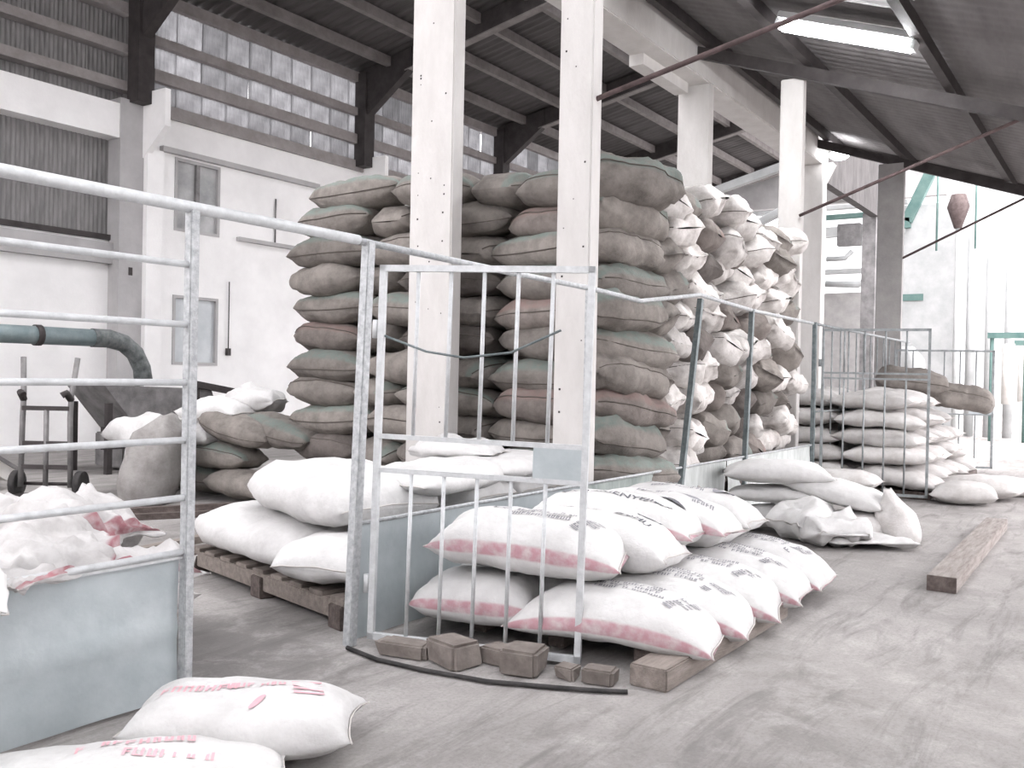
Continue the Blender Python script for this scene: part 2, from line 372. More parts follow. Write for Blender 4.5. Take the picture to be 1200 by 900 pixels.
for k in range(5):
    s0 = -4 + k * 9.2
    struct(corr_roof('ceiling_skylight', s0, s0 + 7.6, 5.6, 10.4, roofz, M['skylight']), 'clear skylight sheets in the hall roof')
    struct(corr_roof('ceiling_sheet', s0 + 7.6, s0 + 9.2, 5.6, 10.4, roofz, M['roof']), 'dark roof sheet between the hall skylights')
# far gable of the hall
g = MB(); g.box(36, 36.3, 5.8, 16, 8.2, 11)
struct(g.build('wall_far', M['plaster_grey']), 'grey upper wall at the far end of the hall')
for z_, h_, s_ in ((6.05, .30, 30), (7.0, .12, 30.5), (5.0, .14, 31)):
    struct(MB().box(s_, s_ + .3, 6, 15.9, z_, z_ + h_).build('trim_1', M['white_paint']), 'white cross beam at the far end of the hall')

# ---- beam row and column rows
BL0, BL1 = 5.33, 5.83
struct(MB().box(-4, 19.35, BL0, BL1, 5.85, 6.40).build('beam', M['column'], bevel=.015), 'long pale concrete beam over the aisle columns')
struct(MB().box(11.4, 12.9, BL0 + .28, BL1 - .01, 5.70, 5.85).build('beam_haunch', M['column']), 'small step under the beam beside a column')
struct(MB().box(-4, 19.6, BL1 - .2, BL1, 6.4, 10.9).build('wall_upper', M['plaster_grey']), 'grey wall between the two roofs')
struct(MB().box(19.36, 26, BL1 - .2, BL1, 5.75, 10.9).build('wall_upper', M['roof']), 'dull metal-clad hall wall beyond the end of the lean-to roof')
def column(s, L, w, t, z1, mat, label, pits=0):
    c = MB().box(s - t / 2, s + t / 2, L - w / 2, L + w / 2, 0, z1)
    o = struct(c.build('column', mat, bevel=.012), label)
    rr = random.Random(int(s * 10))
    if pits:
        b = MB()
        for k in range(pits):
            z = .9 + rr.random() * (z1 - 1.2); y = L + rr.choice([-.16, -.15, .14, .15, 0.0]) * w / .5; q = rr.uniform(.004, .009)
            b.box(s - t / 2 - .002, s - t / 2 + .01, y - q, y + q, z - q, z + q)
        b.build('nail_hole', M['steel_dark'], o)['kind'] = 'stuff'
    return o
column(6.93, 5.53, .50, .17, 5.86, M['column'], 'thick white concrete column in front of the tall sack stack', 40)
column(13.13, 5.58, .50, .17, 5.86, M['column'], 'white column rising behind the tall sack stack')
column(19.13, 5.58, .50, .3, 5.86, M['column'], 'grey-white column beyond the tall sack stack')
column(25.2, 5.85, .34, .2, 5.86, M['machine'], 'dark grey column farthest down the beam row')
column(6.6, 3.80, .31, .16, 5.62, M['column'], 'slim white column at the front corner of the tall stack', 14)
column(12.74, 4.0, .31, .15, 5.60, M['column'], 'slim white column at the far end of the tall stack')
column(18.62, 3.95, .46, .15, 5.62, M['column_grey'], 'slim grey column beyond the far gate')
struct(MB().prism([(5.15, 5.85), (5.33, 5.5), (5.83, 5.5), (5.83, 5.85)], 'x', 19.0, 19.3).build('corbel', M['column']), 'bracket at the head of the column beyond the stack')

# ---- lean-to roof over the aisle
def lowz(L): return 4.57 + .352 * L
SE = 19.6
struct(corr_roof('ceiling_lean_to', 8.6, SE, -1.2, 5.35, lowz, M['roof_low'], .22, .02), 'dark corrugated lean-to roof over the aisle')
for k in range(4):
    s0 = -4 + k * 3.15
    struct(corr_roof('ceiling_skylight', s0, s0 + 1.15, -3.2, 5.35, lowz, M['skylight']), 'clear skylight sheets in the lean-to roof')
    struct(corr_roof('ceiling_sheet', s0 + 1.15, s0 + 3.15, -3.2, 5.35, lowz, M['roof_low']), 'dark roof sheet between the lean-to skylights')
for L_ in (5.15, 3.75, 2.0, .3, -1.1, -2.9):
    struct(MB().box(-4, SE if L_ > -1.3 else 8.6, L_ - .05, L_ + .05, lowz(L_) - .19, lowz(L_) - .03).build('purlin', M['steel_dark']), 'dark purlin under the lean-to roof')
for s_ in (.6, 6.6, 12.6, 18.6):
    struct(MB().bar((s_, 5.35, lowz(5.35) - .29), (s_, -1.15, lowz(-1.15) - .29), .09, .16).build('rafter', M['steel_dark']), 'dark rafter crossing under the lean-to roof')
struct(MB().bar((SE, 5.35, lowz(5.35) - .06), (SE, -1.2, lowz(-1.2) - .06), .05, .14).build('trim_2', M['steel_dark']), 'dark edge trim of the lean-to roof')
for s_, a, b in ((6.6, (3.66, 3.72), (.15, 4.47)), (12.6, (3.84, 3.72), (.85, 4.8)), (18.6, (3.8, 3.8), (1.3, 4.98))):
    tag(MB().tube([(s_, *a), (s_, *b)], .022, 8).build('tie_rod', M['rust']), {6.6: 'rusty tie rod rising from the slim front column', 12.6: 'thin rusty rod rising from the column at the stack\'s far end', 18.6: 'thin dark rod rising from the grey column beyond the far gate'}[s_], 'rod', 'tie rods under the lean-to roof')
# added unseen wall on the right, keeps side light off the front stack
struct(MB().box(-5, 7, -3.5, -3.2, 0, 3.5).build('light_block_right', M['plaster']), 'added unseen wall blocking side light from the aisle')
struct(MB().box(-5, -4.7, -3.5, 16.3, 0, 4.2).build('wall_back', M['plaster']), 'wall behind the viewer')

# ---- fluorescent fittings
def lamp(loc, length, rot, label, r=.06, power=120):
    e = empty('fluorescent_lamp', loc); e.rotation_euler = rot; tag(e, label, 'lamp')
    MB().box(-.16, .16, -length / 2, length / 2, .05, .12).build('housing', M['white_paint'], e, bevel=.01)
    for k, x in enumerate((-.05, .05)):
        MB().tube([(x, -length / 2 + .03, 0), (x, length / 2 - .03, 0)], .048, 10).build('tube_bulb', M['lamp'], e)
    for y in (-1, 1): MB().box(-.09, .09, y * length / 2 - .025, y * length / 2 + .025, -.03, .06).build('end_cap', M['white_paint'], e)
    return e
tilt = math.atan(.352)
lamp((10.5, 2.76, 5.27), 1.52, (tilt, 0, 0), 'long bright fluorescent lamp under the lean-to roof')
e = tag(empty('bulkhead_lamp', (18.9, 5.0, 5.98)), 'small round glowing lamp at the head of a far column', 'lamp')
b = MB(); b.tube([(0, 0, -.10), (0, 0, -.02), (0, 0, .02)], [.12, .22, .19], 16); b.build('glass_globe', M['lamp_small'], e)
MB().tube([(0, 0, .02), (0, 0, .08), (0, .1, .09)], [.12, .06, .03], 12).build('fitting', M['steel_dark'], e)

# ================================================================== SACKS
class Sack:
    """A filled sack: long axis x, origin at the middle of its underside."""
    def __init__(s, a, b, h, seed, end_w=.8, wr=.012, bend=0.0, lump=.02, pinch=(0, 0), ear=.06, flat=.72, nu=26, nv=24, yaw_bend=0.0, blunt=3.2, crease=0.0):
        s.blunt = blunt; s.crease = crease
        s.__dict__.update(a=a, b=b, h=h, seed=seed, end_w=end_w, wr=wr, bend=bend, lump=lump, pinch=pinch, ear=ear, flat=flat, nu=nu, nv=nv, yb=yaw_bend)
        rr = random.Random(seed); s.ph = [rr.uniform(0, 6.28) for _ in range(6)]; s.k = rr.randint(5, 8); s.off = Vector((seed * 7.3, seed * 1.7, seed * 3.1))
    def P(s, u, a):
        au = abs(u); pz = s.pinch[0] if u < 0 else s.pinch[1]
        th = (1 - au ** s.blunt) ** .55 if au < 1 else 0.0
        w = s.b * (1 - (1 - s.end_w) * au ** 3) * (1 - pz * au ** 4)
        c, n = math.cos(a), math.sin(a)
        y = w * math.copysign(abs(c) ** .8, c)
        hh = s.h * .5
        z = hh * math.copysign(abs(n) ** .85, n) * (th * .97 + .03)
        if n < 0: z *= s.flat
        x = s.a * u * (1 + s.ear * abs(c) ** 4 * au ** 6) - s.a * .03 * math.sin(3 * y / s.b + s.ph[5]) * au ** 5
        wv = s.wr * au ** 2 * math.sin(s.k * a * 1.0 + s.ph[0] + 2 * u) + s.wr * .6 * au * math.sin(2.3 * s.k * a + s.ph[1])
        q = Vector((x, y, z)); 
        nv = noise.noise(q * 3.2 + s.off) * s.lump + noise.noise(q * 9 + s.off) * s.lump * .35
        if s.crease: nv += s.crease * (.35 - 1.6 * abs(noise.noise(q * 4.5 + s.off * 2)) - .7 * abs(noise.noise(q * 9.5 - s.off)))
        rad = Vector((0, c * .7, n)); q = q + rad * (wv * (.3 + th) + nv * (.25 + .75 * th))
        q.z += s.bend * (1 - u * u) - s.bend * .5 + hh * s.flat + s.bend * .5
        q.y += s.yb * (1 - u * u)
        return q
    def mesh(s, name, mat):
        vs = []; us = []
        for i in range(s.nu + 1):
            u = math.sin(math.pi / 2 * (2 * i / s.nu - 1)) * .6 + (2 * i / s.nu - 1) * .4
            for j in range(s.nv): vs.append(s.P(u, 2 * math.pi * j / s.nv)); us.append(u)
        zmin = min(v.z for v in vs); s.z0 = zmin
        vs = [(v.x, v.y, v.z - zmin) for v in vs]
        fs = []; uvs = []
        for i in range(s.nu):
            for j in range(s.nv):
                k = (j + 1) % s.nv
                fs.append((i * s.nv + j, (i + 1) * s.nv + j, (i + 1) * s.nv + k, i * s.nv + k))
                ua, ub = us[i * s.nv] * .5 + .5, us[(i + 1) * s.nv] * .5 + .5; va, vb = j / s.nv, (j + 1) / s.nv
                uvs += [(ua, va), (ub, va), (ub, vb), (ua, vb)]
        for base, rev in ((0, False), (s.nu * s.nv, True)):
            f = [base + j for j in range(s.nv)]; f = f[::-1] if rev else f
            fs.append(tuple(f)); uvs += [(0 if not rev else 1, .5)] * s.nv
        me = bpy.data.meshes.new(name); me.from_pydata(vs, [], fs); me.polygons.foreach_set('use_smooth', [True] * len(fs))
        uv = me.uv_layers.new(name='UVMap')
        uv.data.foreach_set('uv', [c for q in uvs for c in q])
        me.materials.append(mat); me.validate(); s.me = me
        return me
    def seam(s, name, mat, ang, r=.006, ends=True):
        """stitched seam along the girth at the angle, or across the two mouths"""
        b = MB(); n = 16
        if ang is not None:
            pts = []
            for i in range(n + 1):
                u = -.96 + 1.92 * i / n; q = s.P(u, ang); q.z -= s.z0; pts.append(q + Vector((0, math.cos(ang), math.sin(ang))) * .002)
            b.tube(pts, r, 4)
        if ends:
            for sg in ((-1, 1) if ends is True else (ends,)):
                pts = []
                for i in range(9):
                    a = math.pi * i / 8; q = s.P(sg * .999, a); q.z -= s.z0; pts.append(q + Vector((sg * .004, 0, 0)))
                b.tube(pts, r, 4)
        me = b.mesh(name); me.materials.append(mat); return me
    def on(s, x, y, off=.004):
        """point on the sack's upper side over plan position (x, y)"""
        u = max(-.97, min(.97, x / s.a)); w = s.b * (1 - (1 - s.end_w) * abs(u) ** 3)
        t = max(-.985, min(.985, y / w)); c = math.copysign(abs(t) ** (1 / .8), t); a = math.acos(c)
        q = s.P(u, a); q.z -= s.z0
        q1 = s.P(u + .01, a); q1.z -= s.z0; q2 = s.P(u, a + .02); q2.z -= s.z0
        nn = (q1 - q).cross(q2 - q)
        nn.normalize()
        if nn.dot(Vector((0, c, math.sin(a)))) < 0: nn = -nn
        return q + nn * off

def text_polys(txt, size, bold=True):
    cu = bpy.data.curves.new('t', 'FONT'); cu.body = txt; cu.size = size; cu.align_x = 'CENTER'; cu.resolution_u = 1
    if bold: cu.offset = size * .02
    o = bpy.data.objects.new('t', cu); COL.objects.link(o)
    dg = bpy.context.evaluated_depsgraph_get(); me = bpy.data.meshes.new_from_object(o.evaluated_get(dg))
    v = [(p.co.x, p.co.y) for p in me.vertices]; f = [tuple(p.vertices) for p in me.polygons]
    bpy.data.objects.remove(o); bpy.data.curves.remove(cu); bpy.data.meshes.remove(me)
    return v, f
def rects(lst):
    v, f = [], []
    for x, y, w, h, *k in lst:
        k = k[0] if k else 0; n = len(v); v += [(x, y), (x + w, y), (x + w + k, y + h), (x + k, y + h)]; f.append((n, n + 1, n + 2, n + 3))
    return v, f
def oval(x, y, rx, ry, n=18):
    v = [(x, y)] + [(x + rx * math.cos(2 * math.pi * i / n), y + ry * math.sin(2 * math.pi * i / n)) for i in range(n)]
    return v, [(0, i + 1, (i + 1) % n + 1) for i in range(n)]
def smear(w, n, sz, seed, slant=0):
    """an unreadable line of print: short strokes of letter height"""
    rr = random.Random(seed); L_ = []; x = -w / 2
    while x < w / 2:
        ww = sz * rr.uniform(.35, .6); kind = rr.random(); st = sz * .17
        if kind < .5: L_ += [(x, 0, st, sz, slant), (x + ww - st, 0, st, sz, slant), (x + st, sz * rr.choice([.42, .8, 0]), ww - 2 * st, st)]
        elif kind < .8: L_ += [(x, 0, st, sz, slant), (x + st, sz * .8, ww * .7, st, slant), (x + st, sz * .4, ww * .6, st, slant)]
        else: x += sz * .4; continue
        x += ww + sz * .2
    return rects(L_)
def print_mesh(sk, items, mat, name='printing'):
    """items: (verts2d, faces, x, y, rot)"""
    vs, fs = [], []
    for (v, f), x0, y0, rot in items:
        c, n = math.cos(rot), math.sin(rot); k = len(vs)
        for x, y in v: vs.append(tuple(sk.on(x0 + c * x - n * y, y0 + n * x + c * y)))
        fs += [tuple(i + k for i in q) for q in f]
    me = bpy.data.meshes.new(name); me.from_pydata(vs, [], fs)
    me.materials.append(mat); return me

# --- jute variants ------------------------------------------------
JUTE = []   # (kind word, mesh, seam mesh)
jspec = [('green-banded', 'jute_green', dict(bend=.02)), ('plain grey', 'jute_plain', dict(lump=.05)), ('green-banded', 'jute_green', dict(bend=-.03, end_w=.55)),
         ('brown', 'jute_brown', dict(lump=.06, wr=.02)), ('green-banded', 'jute_green', dict(lump=.045, end_w=.65)), ('plain grey', 'jute_plain', dict(bend=.03, wr=.02, end_w=.6)),
         ('red-tinged', 'jute_red', dict(lump=.04)), ('plain grey', 'jute_plain', dict(bend=-.02, end_w=.5, pinch=(.0, .3)))]
def jute_set(a, b, h, base, **more):
    out = []
    for i, (w, mt, kw) in enumerate(jspec):
        k = dict(end_w=.6, wr=.014, lump=.04, ear=.05, flat=.85, blunt=3.0); k.update(kw); k.update(more)
        s = Sack(a, b, h, base + i, **k); me = s.mesh('jute_sack', M[mt])
        out.append((w, me, s.seam('seam', M['thread'], random.Random(base + i).choice([math.pi - .5, math.pi + .15, math.pi + .3, math.pi - .15, .4]), .006, ends=False)))
    return out
JL = jute_set(.60, .31, .40, 100)     # long
JM = jute_set(.49, .31, .40, 200)     # medium
JE = jute_set(.50, .31, .42, 400, blunt=7, ear=.02, end_w=.72, crease=.03, lump=.07, wr=.02)   # blunt ends
pale = []
for i in range(4):
    s = Sack(.5, .31, .40, 300 + i, end_w=(.7, .55, .8, .65)[i], wr=.03, lump=.08, ear=.05, flat=.85, blunt=(7, 4, 9, 5)[i], crease=.05); pale.append(('pale', s.mesh('jute_sack', M['jute_lit']), s.seam('seam', M['thread'], .1, .005, ends=False)))
ORD = ['top', 'second', 'third', 'fourth', 'fifth', 'sixth', 'seventh', 'eighth', 'ninth', 'tenth', 'lowest']
NTH = ['first', 'second', 'third', 'fourth', 'fifth', 'sixth', 'seventh', 'eighth', 'ninth', 'tenth', 'eleventh']
rj = random.Random(11)
def put(var, loc, rz=0, tx=0, ty=0, label='', group=None, scale=1.0, name='jute_sack', cat='sack', parts=True):
    o = link(name, var[1], loc=loc); o.rotation_mode = 'XYZ'; o.rotation_euler = (tx, ty, rz); o.scale = (scale, scale, scale)
    tag(o, label, cat, group)
    if parts:
        for q in var[2:]:
            link(q.name.split('.')[0], q, parent=o)
    return o
HP = math.pi / 2
Z0, PITCH, ROWS = .16, .298, 11
def row_name(k): return ORD[ROWS - 1 - k]
for k in range(ROWS):
    z = Z0 + k * .286
    # front face, from the hall-wall end (y=8) towards the corner (y=4.7)
    if k % 2 == 0: plan = [('L', 1.18), ('M', .98), ('E', .62), ('L', 1.10)]
    else: plan = [('M', .96), ('E', .62), ('L', 1.16), ('M', 1.0)]
    y = 8.02 - rj.uniform(0, .06) - (.18 if k >= 9 else 0) - (.12 if k == 10 else 0)
    for c, (t, wd) in enumerate(plan):
        if c == 3: wd = y - 4.05 if k % 2 else y - 4.05
        yc = y - wd / 2; y -= wd
        gi = rj.randrange(8)
        if k % 2 == 0 and c == 0: gi = rj.choice([0, 2, 4])
        S = JL if t == 'L' else JM
        if c == 3 and wd < 1.05: S = JM
        v = S[gi]; sg = 1 if rj.random() < .5 else -1
        zz = z + k * max(0, yc - 4.2) * .0068 + rj.uniform(-.02, .02); tilt_ = rj.uniform(-.05, .05)
        lab = f"{v[0]} jute sack in the tall stack's front, {row_name(k)} layer, {NTH[c]} from its wall end"
        if t == 'E':
            o = put(v, (7.82 + rj.uniform(-.04, .04), yc, zz), rj.uniform(-.12, .12), tilt_, rj.uniform(-.06, .06), lab, 'sacks in the tall stack', rj.uniform(.97, 1.03))
        else:
            rz = -HP + rj.uniform(-.08, .08)
            if k == 10 and c == 2: zz += .07; tilt_ -= .14
            o = put(v, (7.62 + rj.uniform(-.05, .05), yc, zz), rz, rj.uniform(-.12, .12), rj.uniform(-.07, .07) + (.16 if (k == 10 and c == 2) else 0), lab, 'sacks in the tall stack', rj.uniform(.97, 1.04))
    # corner sack, lying along the aisle, then the ends of the aisle side
    v = rj.choice(JE)
    put(v, (7.62 + (.10 if k % 2 else -.02) + rj.uniform(-.04, .04), 3.98 + rj.uniform(-.05, .07), z + rj.uniform(-.01, .03)), rj.uniform(-.55, -.12), rj.uniform(-.1, .15), rj.uniform(.0, .16),
        f"{v[0]} jute sack at the tall stack's corner, {row_name(k)} layer", 'sacks in the tall stack', rj.uniform(.96, 1.04))
    s_ = 8.26 + (.30 if k % 2 else 0.0); c = 0
    while s_ < 12.25:
        q = rj.random()
        v = rj.choice(pale) if q < .6 else rj.choice(JE)  # mostly the brightened cloth, so this side reads as lit
        yaw = HP + rj.gauss(0, .27)
        rollx = rj.uniform(-.4, .4)
        L_ = 4.12 + rj.uniform(-.10, .14)
        zz = z + rj.uniform(-.045, .05) + (.06 * math.sin(s_ * 2.1) if k == 10 else 0)
        put(v, (s_, L_, zz), yaw, rollx, rj.uniform(.0, .2), f"{v[0]} sack in the tall stack's aisle side, {row_name(k)} layer, {NTH[c]} beyond the corner sack", 'sacks in the tall stack', rj.uniform(.90, 1.04))
        c += 1; s_ += rj.uniform(.50, .62)
# hidden body of the stack
core = MB(); lo = Sack(.55, .31, .36, 900, nu=8, nv=8, end_w=.6); m0 = lo.mesh('x', M['jute_plain'])
bv = [v.co.copy() for v in m0.vertices]; bf = [tuple(p.vertices) for p in m0.polygons]
for k in range(ROWS):
    for i in range(7):
        for j in range(3):
            o_ = Vector((8.35 + i * .6 + rj.uniform(-.03, .03), 5.15 + j * 1.08 + rj.uniform(-.03, .03) , Z0 + k * .284 - .02))
            core.add([Vector((o_.x - v.y, o_.y + v.x, o_.z + v.z)) for v in bv], bf, True)
bpy.data.meshes.remove(m0)
tag(core.build('packed_sacks', M['jute_plain']), 'packed grey jute sacks filling the inside of the tall stack', 'sacks', kind='stuff')
# bearers under the stack
for i, y_ in enumerate((7.9, 7.0, 6.1, 5.1, 4.2)):
    tag(MB().box(7.2, 12.6, y_ - .06, y_ + .06, 0, .15).build('floor_bearer', M['wood_dark'], bevel=.01), f"dark wooden bearer under the tall stack, {('nearest its wall end', 'second from its wall end', 'in its middle', 'second from its fence side', 'nearest its fence side')[i]}", 'timber', 'bearers under the tall stack')

# low run of sacks against the stack's wall end
ext = [(7.30, 9.36, .02, 0), (7.20, 8.36, .02, 1), (7.28, 8.92, .33, 4), (7.45, 8.12, .62, 2), (7.22, 9.95, .33, 5), (7.22, 8.62, .64, 7), (7.5, 10.3, .02, 3)]
elab = ['lowest jute sack of the low run, second from its open end', 'lowest jute sack of the low run, touching the tall stack', 'long grey jute sack in the middle layer of the low run',
        'short jute sack wedged between the low run and the tall stack', 'middle-layer jute sack at the open end of the low run', 'bulging jute sack on top of the low run beside the tall stack', 'lowest jute sack at the open end of the low run']
for (s_, y_, z_, v), lb in zip(ext, elab):
    put(JL[v], (s_, y_, z_), -HP + rj.uniform(-.12, .12), rj.uniform(-.1, .1), rj.uniform(-.05, .05) + (.18 if z_ > .6 else 0), lb, 'sacks in the low run', .92)

# --- white woven sacks --------------------------------------------
def poly(seed, mat='poly', a=.52, b=.30, h=.25, prints=None, ink=None, **k):
    kk = dict(end_w=.86, wr=.010, lump=.025, ear=.08, flat=.75); kk.update(k)
    s = Sack(a, b, h, seed, **kk); me = s.mesh('flour_sack', M[mat])
    parts = [s.seam('seam', M['thread_white'], None, .004, ends=e_) for e_ in (1, -1)]
    for it in prints or []: parts.append(print_mesh(s, [it], M[ink or 'ink_faded']))
    return ('white', me, *parts), s
T_MAIN = text_polys('OURAKIENYEJIMA', .095)
T_MASH = text_polys('MASHU', .075)
T_ES = text_polys('ES', .09)
def block(seed, side=1, big=False):
    it = [(T_ES, -.22, .02, 0)]
    for r_ in range(4): it.append((smear(.36, 8, .042, seed + r_), .05, .09 - r_ * .062, 0))
    it.append((smear(.20, 6, .05, seed + 9), .33, -.08, 1.2)); it.append((smear(.16, 6, .04, seed + 12), .40, -.02, 1.2))
    return it
# front stack outside the fence: long axis across the aisle (y), front row nearest
FS = []
rs = random.Random(5)
FZ = .075
front_g = 'printed white sacks in the front stack'
def fput(seed, loc, rz, label, prints=None, ink='ink_faded', mat='poly_red', tx=0, ty=0, scale=1.0, **k):
    v, s = poly(seed, mat, prints=prints, ink=ink, **k)
    return put(v, loc, rz, tx, ty, label, front_g, scale, 'flour_sack')
# lower layer, aisle side (y 1.75..2.85), five of them going away; rz=-HP puts +x towards -y (the aisle)
nm = ['frontmost', 'second', 'third', 'fourth', 'rear']
for i in range(5):
    x = 4.57 + i * .495; yw = .27 - i * .045
    fput(20 + i, (x, 2.33 - .01 * i, FZ), -HP + yw, f"{nm[i]} printed white sack in the aisle-side row of the front stack's lower layer" if i not in (0, 4) else
         (f"frontmost printed white sack with red band, lower layer, overhanging the wooden plank" if i == 0 else "rearmost printed white sack in the aisle-side row of the front stack"),
         block(40 + i * 20), mat='poly_red', bend=.06, h=.38, b=.33, a=.53, ear=.05, blunt=3.4, flat=.5, ty=.05, tx=rs.uniform(-.03, .03))
# lower layer, fence side
for i in range(5):
    x = 4.40 + i * .49
    fput(30 + i, (x, 3.12, FZ), -HP + .15 if i else -HP + .30, "plain-ended white sack, lower layer, behind the gate bars by the fence sheet" if i == 0 else f"{nm[i]} white sack along the fence in the front stack's lower layer",
         None, mat='poly_red' if i == 0 else 'poly', h=.33, a=.34 if i == 0 else .46, b=.30, blunt=4, ear=.05)
# upper layer
ov = [(oval(0, 0, .10, .05), .36, -.02, .3)]
ups = [(4.46, 3.02, 'upper sack nearest the gate, red band along its side', block(200), 'ink_faded', 'poly_red'),
       (4.95, 2.92, 'second upper sack back, lettered down to its aisle end', [(T_MASH, .26, -.06, -.25)] + [(smear(.25, 5, .03, 3), -.1, .05, 0), (oval(0, 0, .09, .035), .33, .12, -.3)], 'ink_black', 'poly'),
       (5.42, 2.98, 'third upper sack back, one long line of bold black lettering', [(T_MAIN, .02, -.13, 0), (oval(0, 0, .1, .04), .34, .10, -.3)], 'ink_black', 'poly_red'),
       (5.92, 2.92, 'fourth upper sack back, with a dark oval mark at its aisle end', [(oval(0, 0, .11, .045), .26, -.02, -.3), (smear(.25, 5, .05, 8), -.05, -.05, 0), (smear(.15, 4, .05, 9), .36, -.16, .2)], 'ink_faded', 'poly_red'),
       (6.42, 2.95, 'rearmost upper sack of the front stack, grey blurred print', [(smear(.5, 9, .06, 18), -.02, .0, 0), (oval(0, 0, .12, .05), .30, .0, 1.2), (smear(.4, 7, .04, 28), -.02, -.12, 0)], 'ink_faded', 'poly')]
for i, (x, y, lb, pr, ink, mt) in enumerate(ups):
    fput(50 + i, (x + .1, y - .13, FZ + .27 + (.04, .0, .07, .03, .03)[i] + 0 * (.03 if i > 1 else 0)), -HP + (.27, .16, .18, .10, .12)[i], lb, pr, ink, mt, h=.38, a=.53, b=.32, ear=.07, blunt=4, crease=.015, bend=.03, tx=(.05, -.05, -.03, -.06, -.03)[i], ty=.05)

# pallet under the front stack, its loose blocks and plank
pl = tag(empty('pallet', (4.28, 2.52, 0)), 'low wooden pallet under the front sack stack', 'pallet')
for y_ in (-.42, .1, .62): MB().box(.12, 2.75, y_ - .05, y_ + .05, .02, .12).build('bearer', M['wood_dark'], pl, bevel=.006)
for i in range(10): MB().box(.15 + i * .27, .15 + i * .27 + .15, -.48, .98, .12, .145).build('slat', M['wood_dark'], pl, bevel=.004)
def rock(name, size, loc, rz, seed, mat, label, cat, j=.12):
    bm = bmesh.new(); bmesh.ops.create_cube(bm, size=1.0)
    bmesh.ops.bevel(bm, geom=list(bm.edges), offset=.10, segments=2, affect='EDGES')
    rr = random.Random(seed)
    for v in bm.verts:
        n_ = noise.noise(v.co * 1.7 + Vector((seed * 3.3, 0, 0))); v.co *= 1 + n_ * j * 2
        v.co.x *= size[0]; v.co.y *= size[1]; v.co.z = max(v.co.z, -.5) * size[2] + size[2] / 2
    me = bpy.data.meshes.new(name); bm.to_mesh(me); bm.free()
    return tag(link(name, me, mat, None, loc, (0, 0, rz)), label, cat, 'blocks under the front sack stack')
stones = [((490, 768), .30, .16, .10, 'flat grey stone under the fence end of the front stack', 'stone'),
          ((540, 782), .25, .2, .17, 'largest rough stone propping the front stack below the gate', 'stone'),
          ((590, 775), .18, .16, .12, 'small block between the rough stone and the square block', 'block'),
          ((634, 790), .20, .2, .17, 'square brown block under the gate\'s free end', 'block'),
          ((672, 796), .10, .1, .08, 'smallest stone beside the square brown block', 'stone'),
          ((703, 801), .16, .12, .10, 'short block end next to the protruding plank', 'block')]
spos = [(3.93, 3.22), (3.96, 2.93), (4.12, 2.74), (4.06, 2.56), (4.12, 2.34), (4.15, 2.17)]
for i, ((px, w, d, h, lb, ct), (x, y)) in enumerate(zip(stones, spos)):
    rock('prop_stone' if ct == 'stone' else 'prop_block', (d, w, h * .75), (x - .07, y, 0), rs.uniform(-.25, .25), i + 3, M['stone'], lb, ct, .14 if ct == 'stone' else .06)
tag(MB().box(-.9, .9, -.10, .10, 0, .11).build('plank', M['wood'], bevel=.008, loc=(5.03, 1.93, 0), rot=(0, 0, -.01)), 'thick weathered plank jutting out under the front sack', 'plank')
tag(MB().tube([(3.72, 3.52, .015), (3.66, 3.25, .015), (3.67, 2.95, .015), (3.72, 2.6, .015), (3.84, 2.3, .015), (3.92, 2.12, .015), (4.0, 1.98, .015)], .012, 8).build('cable', M['rubber']), 'thin dark cable on the floor along the propping stones', 'cable')

# inner pallet of unprinted white sacks behind the fence
ip = tag(empty('pallet', (3.98, 3.80, 0), math.radians(-14)), 'wooden pallet carrying the plain white sacks inside the fence', 'pallet')
MB().box(0, .09, 0, 2.15, 0.05, .16).build('front_plank', M['wood'], ip, bevel=.006)
for i in range(9): MB().box(.0, 1.5, i * .245, i * .245 + .15, .16, .185).build('slat', M['wood'], ip, bevel=.004)
for y_ in (.02, 1.0, 2.02): MB().box(-.02, 1.5, y_ - .02, y_ + .12, 0.0, .14).build('bearer', M['wood_dark'], ip, bevel=.006)
gi_ = 'plain white sacks on the inner pallet'
def iput(seed, loc, rz, label, tx=0, ty=0, **k):
    kk = dict(a=.55, b=.38, h=.36, lump=.04, blunt=5, ear=.03, end_w=.75, crease=.01); kk.update(k)
    v, s = poly(seed, 'poly', **kk); return put(v, loc, rz, tx, ty, label, gi_, 1, 'flour_sack')
iput(60, (4.66, 5.02, .19), -HP - .22, 'plain white sack sagging over the inner pallet\'s far end plank', ty=.02, a=.74, b=.46, bend=-.02, h=.36)
iput(61, (4.42, 4.14, .19), .25, 'plain white sack end pressed against the hinge post, bottom layer', a=.48, b=.38, h=.32)
iput(62, (4.95, 4.30, .19), .1, 'hidden bottom white sack behind the fence sheet')
iput(63, (5.45, 5.0, .19), -HP, 'bottom white sack at the back of the inner pallet')
iput(64, (4.78, 4.62, .47), -HP - .3, 'big bulging white sack on top beside the hinge post', a=.68, b=.50, h=.44, ty=.03, blunt=5)
iput(65, (5.62, 4.45, .46), -HP + .1, 'second-layer white sack behind the fence sheet', h=.36)
iput(66, (6.3, 4.55, .19), -HP, 'bottom white sack beneath the thick column')
iput(67, (6.28, 4.45, .46), -HP, 'second-layer white sack beside the thick column', h=.34)
iput(68, (5.30, 4.18, .66), .15, 'flat white sack on top behind the gate bars', h=.22, a=.62, b=.38)
iput(69, (6.15, 4.16, .70), .08, 'flat white sack on top at the foot of the slim column', h=.2, a=.5, b=.32)
iput(70, (6.05, 4.55, .78), -HP + .2, 'crumpled white sack lying on the inner heap behind the gate plate', h=.16, a=.36, b=.26, lump=.07, wr=.03)
iput(71, (6.75, 4.15, .55), .9, 'folded pale sack corner sticking out beside the slim column', h=.14, a=.3, b=.2, lump=.06)

